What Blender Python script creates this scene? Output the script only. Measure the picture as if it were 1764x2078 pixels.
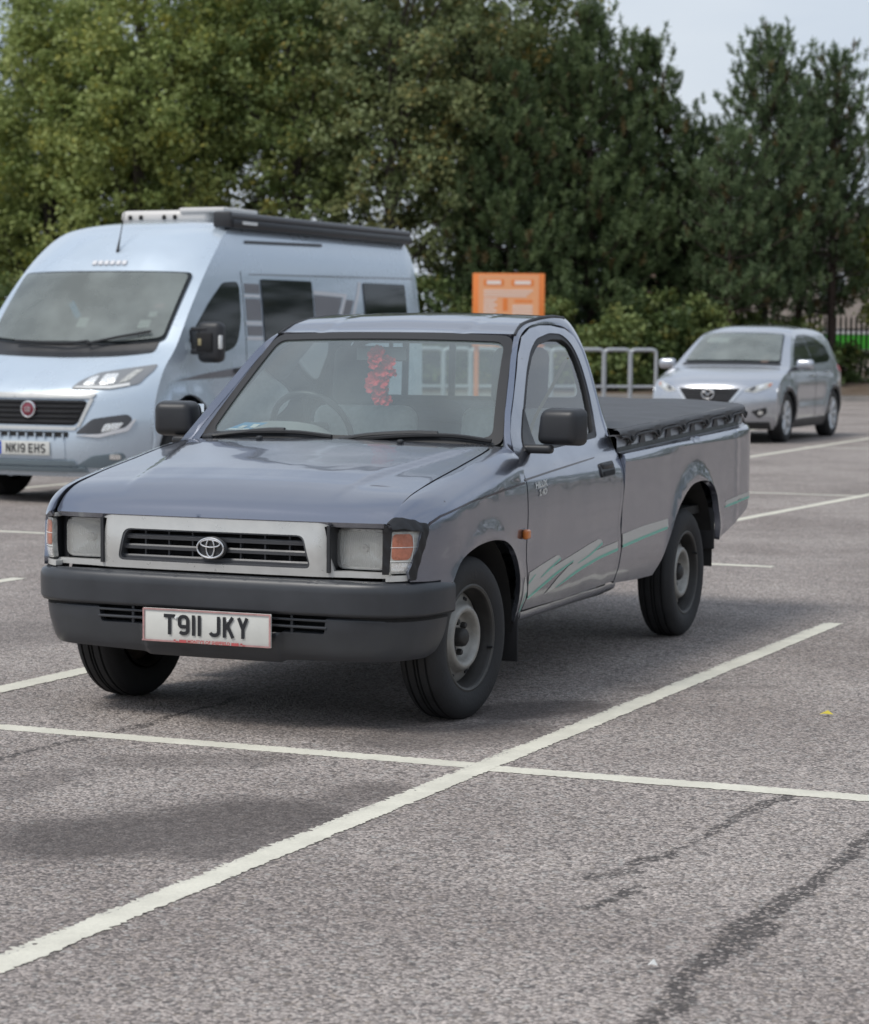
import bpy, bmesh, math, random
import numpy as np
from mathutils import Vector, Matrix
from mathutils.geometry import delaunay_2d_cdt

random.seed(7)
RNG = np.random.default_rng(11)
PI = math.pi
for _o in list(bpy.data.objects):
    bpy.data.objects.remove(_o)
SC = bpy.context.scene
COL = SC.collection

# ---------------------------------------------------------------- camera
CAM_LOC = np.array([4.13998, -8.36327, 1.43398])
YAW, PITCH, ROLL = -0.3962, -0.07187, 0.00764
FWD = np.array([math.sin(YAW) * math.cos(PITCH), math.cos(YAW) * math.cos(PITCH), math.sin(PITCH)])
_r = np.cross(FWD, [0, 0, 1]); _r /= np.linalg.norm(_r)
_u = np.cross(_r, FWD)
_r2 = _r * math.cos(ROLL) + _u * math.sin(ROLL)
_u2 = -_r * math.sin(ROLL) + _u * math.cos(ROLL)
cam_d = bpy.data.cameras.new('camera')
cam = bpy.data.objects.new('camera', cam_d)
COL.objects.link(cam)
M = Matrix.Identity(4)
for i in range(3):
    M[i][0] = _r2[i]; M[i][1] = _u2[i]; M[i][2] = -FWD[i]; M[i][3] = CAM_LOC[i]
cam.matrix_world = M
cam_d.sensor_fit = 'HORIZONTAL'
cam_d.sensor_width = 36.0
cam_d.lens = 36.0 * 4850.41 / 1764.0
cam_d.clip_start = 0.1
cam_d.clip_end = 3000
cam_d.dof.use_dof = True
cam_d.dof.focus_distance = 7.8
cam_d.dof.aperture_fstop = 6.8
SC.camera = cam

# ---------------------------------------------------------------- sky and sun
SUN_EL, SUN_AZ = math.radians(56), math.radians(212)     # azimuth measured from +Y towards +X
W = bpy.data.worlds.new('World')
SC.world = W
W.use_nodes = True
wn = W.node_tree
wn.nodes.clear()
w_out = wn.nodes.new('ShaderNodeOutputWorld')
sky = wn.nodes.new('ShaderNodeTexSky')
sky.sky_type = 'NISHITA'
sky.sun_disc = False
sky.sun_elevation = SUN_EL
sky.sun_rotation = SUN_AZ
sky.air_density = 1.0; sky.dust_density = 3.0
bg_sky = wn.nodes.new('ShaderNodeBackground'); bg_sky.inputs['Strength'].default_value = 0.10
wn.links.new(sky.outputs[0], bg_sky.inputs['Color'])
tc = wn.nodes.new('ShaderNodeTexCoord')
mp_ = wn.nodes.new('ShaderNodeMapping'); mp_.inputs['Scale'].default_value = (1.0, 1.0, 3.2)
wn.links.new(tc.outputs['Generated'], mp_.inputs['Vector'])
cn = wn.nodes.new('ShaderNodeTexNoise'); cn.inputs['Scale'].default_value = 2.3
cn.inputs['Detail'].default_value = 6.0; cn.inputs['Roughness'].default_value = 0.5
wn.links.new(mp_.outputs[0], cn.inputs['Vector'])
cr = wn.nodes.new('ShaderNodeValToRGB')
cr.color_ramp.elements[0].position = 0.34; cr.color_ramp.elements[0].color = (0.52, 0.62, 0.78, 1)
cr.color_ramp.elements[1].position = 0.66; cr.color_ramp.elements[1].color = (0.84, 0.90, 0.97, 1)
wn.links.new(cn.outputs['Fac'], cr.inputs['Fac'])
bg_cl = wn.nodes.new('ShaderNodeBackground'); bg_cl.inputs['Strength'].default_value = 0.66
wn.links.new(cr.outputs['Color'], bg_cl.inputs['Color'])
w_mix = wn.nodes.new('ShaderNodeMixShader'); w_mix.inputs['Fac'].default_value = 0.86
wn.links.new(bg_sky.outputs[0], w_mix.inputs[1]); wn.links.new(bg_cl.outputs[0], w_mix.inputs[2])
wn.links.new(w_mix.outputs[0], w_out.inputs['Surface'])

sun_d = bpy.data.lights.new('sun', 'SUN')
sun_d.energy = 1.5
sun_d.angle = math.radians(20)
sun_d.color = (1.0, 0.96, 0.90)
sun = bpy.data.objects.new('sun', sun_d)
COL.objects.link(sun)
_sd = Vector((math.sin(SUN_AZ) * math.cos(SUN_EL), math.cos(SUN_AZ) * math.cos(SUN_EL), math.sin(SUN_EL)))
sun.rotation_euler = (-_sd).to_track_quat('-Z', 'Y').to_euler()

SC.view_settings.view_transform = 'Standard'
SC.view_settings.look = 'None'
SC.view_settings.exposure = 0.50
SC.view_settings.gamma = 1.0
SC.view_settings.use_curve_mapping = False
SC.render.engine = 'CYCLES'
try:
    SC.cycles.max_bounces = 8
    SC.cycles.transparent_max_bounces = 16
    SC.cycles.caustics_reflective = False
    SC.cycles.caustics_refractive = False
    SC.cycles.use_denoising = True
except Exception:
    pass

def ground_at(L, D):
    """a ground position: D metres ahead of the viewpoint, L metres to its right"""
    return (CAM_LOC[0] + math.sin(YAW) * D + math.cos(YAW) * L,
            CAM_LOC[1] + math.cos(YAW) * D - math.sin(YAW) * L)

# ---------------------------------------------------------------- materials
def nd(nt, typ, ins=None, **attrs):
    n = nt.nodes.new(typ)
    for k, v in attrs.items():
        setattr(n, k, v)
    for k, v in (ins or {}).items():
        s = n.inputs[k]
        if isinstance(v, bpy.types.NodeSocket):
            nt.links.new(v, s)
        else:
            s.default_value = v
    return n

def math_(nt, op, a, b=0.0, clamp=False):
    n = nd(nt, 'ShaderNodeMath', {0: a, 1: b}, operation=op)
    n.use_clamp = clamp
    return n.outputs[0]

def sstep(nt, v, a, b):
    n = nd(nt, 'ShaderNodeMapRange', {'Value': v, 'From Min': a, 'From Max': b, 'To Min': 0.0, 'To Max': 1.0})
    n.interpolation_type = 'SMOOTHSTEP'
    return n.outputs[0]

def mixc(nt, f, a, b, mode='MIX'):
    n = nt.nodes.new('ShaderNodeMix')
    n.data_type = 'RGBA'; n.blend_type = mode
    for s, v in ((n.inputs[0], f), (n.inputs[6], a), (n.inputs[7], b)):
        if isinstance(v, bpy.types.NodeSocket):
            nt.links.new(v, s)
        else:
            s.default_value = v if not isinstance(v, tuple) or len(v) == 4 else (*v, 1)
    return n.outputs[2]

def new_mat(name):
    m = bpy.data.materials.new(name)
    m.use_nodes = True
    m.node_tree.nodes.clear()
    out = m.node_tree.nodes.new('ShaderNodeOutputMaterial')
    return m, m.node_tree, out

def P(name, col, rough=0.5,  metal=0.0, coat=0.0, spec=0.5, var=0.0, vscale=8.0, bump=0.0, bscale=60.0, dirt=None, coat_rough=0.05, wavy=0.0, chips=0.0):
    m, nt, out = new_mat(name)
    tcn = nd(nt, 'ShaderNodeTexCoord')
    c = (*col, 1)
    b = nd(nt, 'ShaderNodeBsdfPrincipled', {'Roughness': rough, 'Metallic': metal, 'Coat Weight': coat,
                                             'Coat Roughness': coat_rough, 'Specular IOR Level': spec, 'Base Color': c})
    col_s = None
    if var:
        n1 = nd(nt, 'ShaderNodeTexNoise', {'Vector': tcn.outputs['Object'], 'Scale': vscale, 'Detail': 5.0, 'Roughness': 0.6})
        k = nd(nt, 'ShaderNodeMapRange', {'Value': n1.outputs['Fac'], 'From Min': 0.3, 'From Max': 0.7, 'To Min': 1 - var, 'To Max': 1 + var})
        col_s = mixc(nt, 1.0, c, nd(nt, 'ShaderNodeCombineColor', {0: k.outputs[0], 1: k.outputs[0], 2: k.outputs[0]}).outputs[0], 'MULTIPLY')
        r2 = nd(nt, 'ShaderNodeMapRange', {'Value': n1.outputs['Fac'], 'From Min': 0.3, 'From Max': 0.7, 'To Min': max(rough - 0.08, 0.02), 'To Max': min(rough + 0.08, 1)})
        nt.links.new(r2.outputs[0], b.inputs['Roughness'])
    if dirt:   # (z_full, z_none, colour, strength): road dust on the low parts
        sp = nd(nt, 'ShaderNodeSeparateXYZ', {0: tcn.outputs['Object']})
        n2 = nd(nt, 'ShaderNodeTexNoise', {'Vector': tcn.outputs['Object'], 'Scale': 7.0, 'Detail': 8.0, 'Roughness': 0.7})
        zz = math_(nt, 'ADD', sp.outputs[2], math_(nt, 'MULTIPLY', math_(nt, 'SUBTRACT', n2.outputs['Fac'], 0.5), 0.35))
        f = math_(nt, 'MULTIPLY', sstep(nt, zz, dirt[1], dirt[0]), dirt[3])
        col_s = mixc(nt, f, col_s if col_s is not None else c, (*dirt[2], 1))
        nt.links.new(math_(nt, 'MULTIPLY', math_(nt, 'SUBTRACT', 1.0, f), coat), b.inputs['Coat Weight'])
        nt.links.new(math_(nt, 'MULTIPLY', math_(nt, 'SUBTRACT', 1.0, f), metal), b.inputs['Metallic'])
    if chips:   # sparse stone chips and specks of grit
        vc = nd(nt, 'ShaderNodeTexVoronoi', {'Vector': tcn.outputs['Object'], 'Scale': 11.0})
        sc_ = nd(nt, 'ShaderNodeSeparateColor', {0: vc.outputs['Color']})
        r_ = math_(nt, 'MULTIPLY', sc_.outputs[1], .055)
        f = math_(nt, 'MULTIPLY', math_(nt, 'LESS_THAN', vc.outputs['Distance'], r_), math_(nt, 'GREATER_THAN', sc_.outputs[0], 1 - chips))
        col_s = mixc(nt, f, col_s if col_s is not None else c, (.03, .026, .024, 1))
    if col_s is not None:
        nt.links.new(col_s, b.inputs['Base Color'])
    if wavy:
        n4 = nd(nt, 'ShaderNodeTexNoise', {'Vector': tcn.outputs['Object'], 'Scale': 3.2, 'Detail': 1.5})
        bw = nd(nt, 'ShaderNodeBump', {'Height': n4.outputs['Fac'], 'Strength': 1.0, 'Distance': wavy * 0.12})
        nt.links.new(bw.outputs[0], b.inputs['Normal']); nt.links.new(bw.outputs[0], b.inputs['Coat Normal'])
    if bump:
        n3 = nd(nt, 'ShaderNodeTexNoise', {'Vector': tcn.outputs['Object'], 'Scale': bscale, 'Detail': 3.0})
        bp = nd(nt, 'ShaderNodeBump', {'Height': n3.outputs['Fac'], 'Strength': bump, 'Distance': 0.01})
        nt.links.new(bp.outputs[0], b.inputs['Normal'])
    nt.links.new(b.outputs[0], out.inputs['Surface'])
    return m

def GLASS(name, tint, haze=0.0, hazecol=(0.5, 0.52, 0.5), rough=0.0, refl=1.0, ior=1.5, gain=1.35):
    m, nt, out = new_mat(name)
    tr = nd(nt, 'ShaderNodeBsdfTransparent', {'Color': (*tint, 1)})
    gl = nd(nt, 'ShaderNodeBsdfGlossy', {'Color': (refl, refl, refl, 1), 'Roughness': rough})
    fr = nd(nt, 'ShaderNodeFresnel', {'IOR': ior})
    f2 = math_(nt, 'MULTIPLY', fr.outputs[0], gain, True)
    sh = tr.outputs[0]
    if haze:
        df = nd(nt, 'ShaderNodeBsdfDiffuse', {'Color': (*hazecol, 1)})
        tcn = nd(nt, 'ShaderNodeTexCoord')
        n1 = nd(nt, 'ShaderNodeTexNoise', {'Vector': tcn.outputs['Object'], 'Scale': 2.5, 'Detail': 6.0})
        h = nd(nt, 'ShaderNodeMapRange', {'Value': n1.outputs['Fac'], 'From Min': 0.3, 'From Max': 0.75, 'To Min': haze * 0.7, 'To Max': haze * 1.3})
        sh = nd(nt, 'ShaderNodeMixShader', {0: h.outputs[0], 1: sh, 2: df.outputs[0]}).outputs[0]
    mx = nd(nt, 'ShaderNodeMixShader', {0: f2, 1: sh, 2: gl.outputs[0]})
    nt.links.new(mx.outputs[0], out.inputs['Surface'])
    return m

MT = {}
MT['paint'] = P('lilac_grey_metallic_paint', (0.245, 0.260, 0.312), 0.24, 0.90, 1.0, wavy=0.06, chips=0.22, dirt=(0.22, 0.50, (0.15, 0.14, 0.13), 0.45))
MT['black_rubber'] = P('black_rubber', (0.022, 0.022, 0.024), 0.55, var=0.2)
MT['tyre'] = P('tyre_rubber', (0.020, 0.020, 0.021), 0.75, var=0.35, vscale=14, bump=0.15, bscale=90)
MT['tyre_dust'] = P('dusty_tread', (0.035, 0.033, 0.030), 0.85, var=0.4, vscale=20)
MT['bumper'] = P('weathered_grey_bumper_plastic', (0.042, 0.045, 0.051), 0.36, var=0.22, vscale=3.5, bump=0.03, bscale=300)
MT['plastic'] = P('black_plastic', (0.026, 0.027, 0.030), 0.42, var=0.15, bump=0.06, bscale=300)
MT['dark'] = P('dark_void', (0.010, 0.010, 0.011), 0.8)
MT['chassis'] = P('grimy_chassis', (0.022, 0.021, 0.020), 0.8, var=0.4)
MT['silver'] = P('satin_silver_trim', (0.60, 0.60, 0.58), 0.32, 0.35, 0.3, var=0.06, vscale=12)
MT['chrome'] = P('chrome', (0.78, 0.78, 0.78), 0.22, 1.0)
MT['grille_grey'] = P('grey_grille_plastic', (0.075, 0.078, 0.085), 0.40, var=0.1)
MT['rim'] = P('dull_steel_rim', (0.33, 0.32, 0.295), 0.48, 0.35, var=0.22, vscale=18, bump=0.05, bscale=120)
MT['rim_dark'] = P('rim_barrel', (0.040, 0.038, 0.036), 0.55, 0.3, var=0.3, vscale=16)
MT['rail'] = P('sky_toned_rail', (0.30, 0.305, 0.33), 0.40, 0.1, 0.5)  # lighter than the body paint: sky reflection put into the colour
MT['lip'] = P('rim_edge_highlight', (0.07, 0.067, 0.062), 0.5, 0.3, var=0.3, vscale=20)  # lighter than the barrel: the edge highlight is put into the colour
MT['brake'] = P('rusty_brake_drum', (0.06, 0.045, 0.035), 0.75, 0.2, var=0.4, vscale=20)
MT['amber'] = P('amber_lens', (0.62, 0.17, 0.02), 0.22, 0, 0.6)
MT['amber_in'] = P('amber_bulb_reflector', (0.46, 0.165, 0.10), 0.30, 0.0, 1.0, var=0.3, vscale=30)
MT['white_in'] = P('clear_lamp_reflector', (0.50, 0.50, 0.47), 0.3, 0.1, 1.0, var=0.25, vscale=40)
MT['bowl'] = None
MT['reflector'] = P('lamp_reflector', (0.92, 0.92, 0.90), 0.28, 0.65, var=0.08, vscale=40, bump=0.6, bscale=45)
MT['plate'] = P('white_number_plate', (0.66, 0.66, 0.62), 0.4, var=0.05, vscale=15)
MT['plate_black'] = P('black_plate_lettering', (0.018, 0.019, 0.022), 0.45)
MT['plate_red'] = P('faded_red_print', (0.50, 0.10, 0.10), 0.5)
MT['plate_pink'] = P('faded_red_border', (0.44, 0.25, 0.24), 0.5, var=0.25, vscale=30)
MT['glass'] = GLASS('window_glass', (0.80, 0.87, 0.85), 0.012)
MT['windscreen'] = GLASS('windscreen_glass', (0.84, 0.94, 0.92), 0.19, (0.47, 0.56, 0.55), gain=2.5)
MT['lens'] = GLASS('lamp_glass', (0.98, 0.99, 0.98), 0.26, (0.95, 0.95, 0.91))
MT['dark_glass'] = P('dark_tinted_glass', (0.010, 0.013, 0.015), 0.06, 0, 0.0, spec=0.6)
MT['tape'] = P('black_tape', (0.020, 0.020, 0.022), 0.33, bump=0.25, bscale=25)
MT['stripe_green'] = P('green_stripe', (0.12, 0.50, 0.38), 0.35, 0, 0.5)
MT['stripe_grey'] = P('pale_grey_stripe', (0.52, 0.515, 0.485), 0.35, 0.0, 0.5)
MT['pinstripe'] = P('brown_pinstripe', (0.045, 0.032, 0.036), 0.4, 0, 0.4)
MT['badge'] = P('silver_badge', (0.72, 0.72, 0.70), 0.3, 0.5)
MT['interior'] = P('grey_interior_plastic', (0.30, 0.305, 0.305), 0.7, var=0.1)
MT['fabric'] = P('dark_grey_seat_fabric', (0.075, 0.08, 0.085), 0.9, var=0.2, vscale=30, bump=0.2, bscale=200)
MT['fabric2'] = P('pale_grey_seat_fabric', (0.55, 0.56, 0.56), 0.9, var=0.15, vscale=30, bump=0.2, bscale=200)
MT['belt'] = P('seat_belt_webbing', (0.30, 0.26, 0.15), 0.7)
MT['cover'] = P('black_vinyl_cover', (0.060, 0.061, 0.065), 0.55, var=0.18, vscale=5, bump=0.10, bscale=16)
MT['red'] = P('red_fabric_petal', (0.75, 0.025, 0.035), 0.6, var=0.25, vscale=30)
MT['blue'] = P('blue_card', (0.03, 0.26, 0.52), 0.5)
MT['white'] = P('white_print', (0.76, 0.77, 0.76), 0.5)
MT['mirror'] = P('mirror_glass', (0.75, 0.78, 0.80), 0.03, 1.0)

def fluted(name):
    m, nt, out = new_mat(name)
    tcn = nd(nt, 'ShaderNodeTexCoord')
    wv = nd(nt, 'ShaderNodeTexWave', {'Vector': tcn.outputs['Object'], 'Scale': 42.0, 'Distortion': 0.0})
    ns = nd(nt, 'ShaderNodeTexNoise', {'Vector': tcn.outputs['Object'], 'Scale': 22.0, 'Detail': 3.0})
    h = math_(nt, 'ADD', math_(nt, 'MULTIPLY', wv.outputs['Fac'], .35), math_(nt, 'MULTIPLY', ns.outputs['Fac'], 1.6))
    bp = nd(nt, 'ShaderNodeBump', {'Height': h, 'Strength': .6, 'Distance': .010})
    b = nd(nt, 'ShaderNodeBsdfPrincipled', {'Base Color': (.92, .92, .89, 1), 'Metallic': .35, 'Roughness': .20, 'Coat Weight': .8, 'Normal': bp.outputs[0]})
    nt.links.new(b.outputs[0], out.inputs['Surface'])
    return m
MT['bowl'] = fluted('fluted_lamp_reflector')

# ---------------------------------------------------------------- numeric helpers
def pch(xs, ys):
    """monotone cubic through the points, clamped at both ends"""
    x = np.array(xs, float); y = np.array(ys, float)
    h = np.diff(x); dl = np.diff(y) / h
    m = np.zeros_like(x)
    for i in range(1, len(x) - 1):
        if dl[i - 1] * dl[i] > 0:
            w1 = 2 * h[i] + h[i - 1]; w2 = h[i] + 2 * h[i - 1]
            m[i] = (w1 + w2) / (w1 / dl[i - 1] + w2 / dl[i])
    m[0], m[-1] = dl[0], dl[-1]
    def f(q):
        q = np.clip(np.asarray(q, float), x[0], x[-1])
        i = np.clip(np.searchsorted(x, q) - 1, 0, len(x) - 2)
        t = (q - x[i]) / h[i]
        return ((1 + 2 * t) * (1 - t) ** 2 * y[i] + t * (1 - t) ** 2 * h[i] * m[i]
                + t * t * (3 - 2 * t) * y[i + 1] + t * t * (t - 1) * h[i] * m[i + 1])
    return f

def catmull(pts, n=8, closed=False):
    p = [np.array(q, float) for q in pts]
    out = []
    N = len(p)
    for i in range(N if closed else N - 1):
        p0 = p[(i - 1) % N] if closed or i > 0 else 2 * p[0] - p[1]
        p1 = p[i]; p2 = p[(i + 1) % N]
        p3 = p[(i + 2) % N] if closed or i + 2 < N else 2 * p[-1] - p[-2]
        for k in range(n):
            t = k / n
            out.append(0.5 * (2 * p1 + (p2 - p0) * t + (2 * p0 - 5 * p1 + 4 * p2 - p3) * t * t + (3 * p1 - p0 - 3 * p2 + p3) * t ** 3))
    if not closed:
        out.append(p[-1])
    return [tuple(q) for q in out]

def fillet(pts, r=0.03, n=5):
    """closed polygon with rounded corners; a point may carry its own radius as third value"""
    out = []
    N = len(pts)
    for i in range(N):
        a = np.array(pts[i - 1][:2], float); b = np.array(pts[i][:2], float); c = np.array(pts[(i + 1) % N][:2], float)
        rr = pts[i][2] if len(pts[i]) > 2 else r
        la, lc = np.linalg.norm(a - b), np.linalg.norm(c - b)
        d = min(rr, 0.48 * la, 0.48 * lc)
        if d < 1e-4:
            out.append(tuple(b)); continue
        s = b + (a - b) / la * d; e = b + (c - b) / lc * d
        for k in range(n + 1):
            t = k / n
            q = (1 - t) ** 2 * s + 2 * t * (1 - t) * b + t * t * e
            out.append(tuple(q))
    return out

def ellipse(cx, cy, rx, ry, n=28):
    return [(cx + rx * math.cos(2 * PI * k / n), cy + ry * math.sin(2 * PI * k / n)) for k in range(n)]

def inside(poly, pts):
    poly = np.asarray(poly, float); x, y = pts[:, 0], pts[:, 1]
    r = np.zeros(len(pts), bool)
    n = len(poly)
    for i in range(n):
        x1, y1 = poly[i]; x2, y2 = poly[(i + 1) % n]
        if y1 == y2:
            continue
        c = ((y1 > y) != (y2 > y)) & (x < (x2 - x1) * (y - y1) / (y2 - y1) + x1)
        r ^= c
    return r

# ---------------------------------------------------------------- mesh helpers
def link(o, parent=None):
    COL.objects.link(o)
    if parent is not None:
        o.parent = parent
    return o

def mk(name, V, F, mat=None, parent=None, smooth=True, normals=None):
    me = bpy.data.meshes.new(name)
    me.from_pydata([tuple(map(float, v)) for v in V], [], [tuple(int(i) for i in f) for f in F])
    if smooth:
        me.polygons.foreach_set('use_smooth', [True] * len(me.polygons))
    if mat is not None:
        me.materials.append(MT[mat] if isinstance(mat, str) else mat)
    me.update()
    if normals is not None:
        try:
            me.normals_split_custom_set_from_vertices([tuple(map(float, n)) for n in normals])
        except Exception:
            pass
    return link(bpy.data.objects.new(name, me), parent)

def thing(name, label, cat, loc=(0, 0, 0), rz=0.0, group=None):
    o = bpy.data.objects.new(name, None)
    o.empty_display_size = 0.2
    o.location = loc; o.rotation_euler = (0, 0, rz)
    o['label'] = label; o['category'] = cat
    if group:
        o['group'] = group
    return link(o)

def tag(o, label, cat, group=None):
    o['label'] = label; o['category'] = cat
    if group:
        o['group'] = group
    return o

def structure(o):
    o['kind'] = 'structure'
    return o

def dup(src, loc=None, rz=None, label=None, parent=None):
    c = src.copy()
    COL.objects.link(c)
    if parent is not None:
        c.parent = parent
    if loc is not None:
        c.location = loc
    if rz is not None:
        c.rotation_euler = (0, 0, rz)
    if label:
        c['label'] = label
    for ch in list(src.children):
        dup(ch, parent=c)
    return c

def resamp(poly, step, closed=True):
    out = []
    n = len(poly)
    for i in range(n if closed else n - 1):
        a = np.array(poly[i][:2], float); b = np.array(poly[(i + 1) % n][:2], float)
        k = max(1, int(math.ceil(np.linalg.norm(b - a) / step)))
        for j in range(k):
            out.append(tuple(a + (b - a) * j / k))
    return out

def panel(name, outer, mp, mat, parent=None, holes=(), step=0.05, th=0.015, off=0.0, out=None, flange=True):
    """a sheet cut to the outline in (u, v), laid on the surface mp(u, v), with returned edges"""
    loops = [resamp(outer, step * 0.7)] + [resamp(h, step * 0.7) for h in holes]
    pts = []; edges = []; lid = []
    for lp in loops:
        s = len(pts)
        lid.append((s, len(lp)))
        pts += lp
        edges += [(s + i, s + (i + 1) % len(lp)) for i in range(len(lp))]
    B = np.array(pts)
    lo, hi = B.min(0), B.max(0)
    gx = np.arange(lo[0], hi[0] + step, step); gy = np.arange(lo[1], hi[1] + step, step * 0.87)
    G = np.array([(x + (0.5 * step if j % 2 else 0), y) for j, y in enumerate(gy) for x in gx])
    k = inside(loops[0], G)
    for h in loops[1:]:
        k &= ~inside(h, G)
    G = G[k]
    if len(G):
        keep = np.ones(len(G), bool)
        for i0 in range(0, len(G), 2000):
            d = np.sqrt(((G[i0:i0 + 2000, None, :] - B[None]) ** 2).sum(-1)).min(1)
            keep[i0:i0 + 2000] = d > step * 0.42
        G = G[keep]
    allp = [Vector(p) for p in pts] + [Vector((float(a), float(b))) for a, b in G]
    vs, es, fs, *_ = delaunay_2d_cdt(allp, edges, [], 0, 1e-7)
    U = np.array([(v.x, v.y) for v in vs])
    T = np.array([f for f in fs if len(f) == 3])
    cen = U[T].mean(1)
    k = inside(loops[0], cen)
    for h in loops[1:]:
        k &= ~inside(h, cen)
    T = T[k]
    e = 1e-4
    def ev(Q):
        X = mp(Q[:, 0], Q[:, 1])
        a = mp(Q[:, 0] + e, Q[:, 1]) - mp(Q[:, 0] - e, Q[:, 1]); b = mp(Q[:, 0], Q[:, 1] + e) - mp(Q[:, 0], Q[:, 1] - e)
        n = np.cross(a, b); n /= np.linalg.norm(n, axis=1)[:, None] + 1e-12
        return X, n
    X, Nn = ev(U)
    sg = 1.0
    if out is not None and (Nn @ np.array(out, float)).mean() < 0:
        sg = -1.0
    Nn = Nn * sg
    X = X + Nn * off
    F = [tuple(t) if sg > 0 else tuple(t[::-1]) for t in T]
    V = list(X); NS = list(Nn)
    if flange and th > 0:
        for s, n in lid:
            Q, q = ev(np.array(pts[s:s + n])); q = q * sg
            Q = Q + q * off
            b0 = len(V)
            V += list(Q) + list(Q - q * th)
            tang = np.roll(Q, -1, 0) - np.roll(Q, 1, 0)
            fn = np.cross(tang, q); fn /= np.linalg.norm(fn, axis=1)[:, None] + 1e-12
            fn = fn * sg
            NS += list(fn) + list(fn)
            for i in range(n):
                j = (i + 1) % n
                fc = (b0 + i, b0 + j, b0 + n + j, b0 + n + i)
                F.append(fc if sg < 0 else fc[::-1])
    return mk(name, V, F, mat, parent, True, NS)

def mirror_x(mp):
    return lambda u, v: mp(u, v) * np.array([-1.0, 1.0, 1.0])

class MB:
    """collects pieces of one part"""
    def __init__(self):
        self.V = []; self.F = []
    def add(self, V, F):
        b = len(self.V)
        self.V += [tuple(map(float, v)) for v in V]
        self.F += [tuple(int(i) + b for i in f) for f in F]
        return self
    def box(self, c, s, rot=None, r=0.0, seg=2):
        bm = bmesh.new()
        bmesh.ops.create_cube(bm, size=1.0)
        bmesh.ops.scale(bm, vec=s, verts=bm.verts)
        if r > 0:
            bmesh.ops.bevel(bm, geom=list(bm.edges), offset=min(r, min(s) * 0.49), segments=seg, profile=0.5, affect='EDGES')
        mt = Matrix.Translation(c)
        if rot is not None:
            mt = mt @ rot.to_4x4()
        bmesh.ops.transform(bm, matrix=mt, verts=bm.verts)
        bm.verts.index_update()
        self.add([v.co for v in bm.verts], [[v.index for v in f.verts] for f in bm.faces])
        bm.free()
        return self
    def tube(self, pts, r, n=10, closed=False, cap=True):
        pts = [np.array(p, float) for p in pts]
        N = len(pts)
        rr = r if hasattr(r, '__len__') else [r] * N
        V = []; F = []
        up = None
        for i in range(N):
            if closed:
                t = pts[(i + 1) % N] - pts[i - 1]
            else:
                t = pts[min(i + 1, N - 1)] - pts[max(i - 1, 0)]
            t /= np.linalg.norm(t) + 1e-12
            if up is None:
                up = np.array([0, 0, 1.0]) if abs(t[2]) < 0.9 else np.array([1.0, 0, 0])
            up = up - t * (up @ t); up /= np.linalg.norm(up) + 1e-12
            sd = np.cross(t, up)
            for k in range(n):
                a = 2 * PI * k / n
                V.append(pts[i] + rr[i] * (math.cos(a) * up + math.sin(a) * sd))
        for i in range(N if closed else N - 1):
            j = (i + 1) % N
            for k in range(n):
                l = (k + 1) % n
                F.append((i * n + k, i * n + l, j * n + l, j * n + k))
        if cap and not closed:
            F.append(tuple(range(n - 1, -1, -1)))
            F.append(tuple((N - 1) * n + k for k in range(n)))
        return self.add(V, F)
    def lathe(self, prof, c=(0, 0, 0), n=40, closed=False):
        """profile (radius, x) turned about the x axis"""
        V = []; F = []
        for (r, x) in prof:
            for k in range(n):
                a = 2 * PI * k / n
                V.append((c[0] + x, c[1] + r * math.cos(a), c[2] + r * math.sin(a)))
        m = len(prof)
        for i in range(m if closed else m - 1):
            j = (i + 1) % m
            for k in range(n):
                l = (k + 1) % n
                F.append((i * n + k, i * n + l, j * n + l, j * n + k))
        return self.add(V, F)
    def grid(self, rows):
        b = []
        n = len(rows[0])
        for r in rows:
            b += list(r)
        F = [(i * n + k, i * n + k + 1, (i + 1) * n + k + 1, (i + 1) * n + k) for i in range(len(rows) - 1) for k in range(n - 1)]
        return self.add(b, F)
    def build(self, name, mat, parent=None, smooth=True, angle=40):
        o = mk(name, self.V, self.F, mat, parent, False)
        me = o.data
        if smooth:
            bm = bmesh.new(); bm.from_mesh(me)
            bmesh.ops.remove_doubles(bm, verts=bm.verts, dist=1e-5)
            bmesh.ops.recalc_face_normals(bm, faces=bm.faces)
            lim = math.radians(angle)
            for f in bm.faces:
                f.smooth = True
            for e in bm.edges:
                if len(e.link_faces) == 2 and e.calc_face_angle(0) > lim:
                    e.smooth = False
            bm.to_mesh(me); bm.free()
        return o

def text_mesh(body, size, bold=0.0):
    cu = bpy.data.curves.new('lettering', 'FONT')
    cu.body = body; cu.size = size; cu.align_x = 'CENTER'; cu.align_y = 'CENTER'; cu.offset = bold
    cu.resolution_u = 3
    o = bpy.data.objects.new('lettering', cu)
    COL.objects.link(o)
    dg = bpy.context.evaluated_depsgraph_get()
    me = bpy.data.meshes.new_from_object(o.evaluated_get(dg))
    V = np.array([v.co[:] for v in me.vertices]); F = [tuple(p.vertices) for p in me.polygons]
    bpy.data.objects.remove(o); bpy.data.curves.remove(cu); bpy.data.meshes.remove(me)
    return V, F

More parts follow.
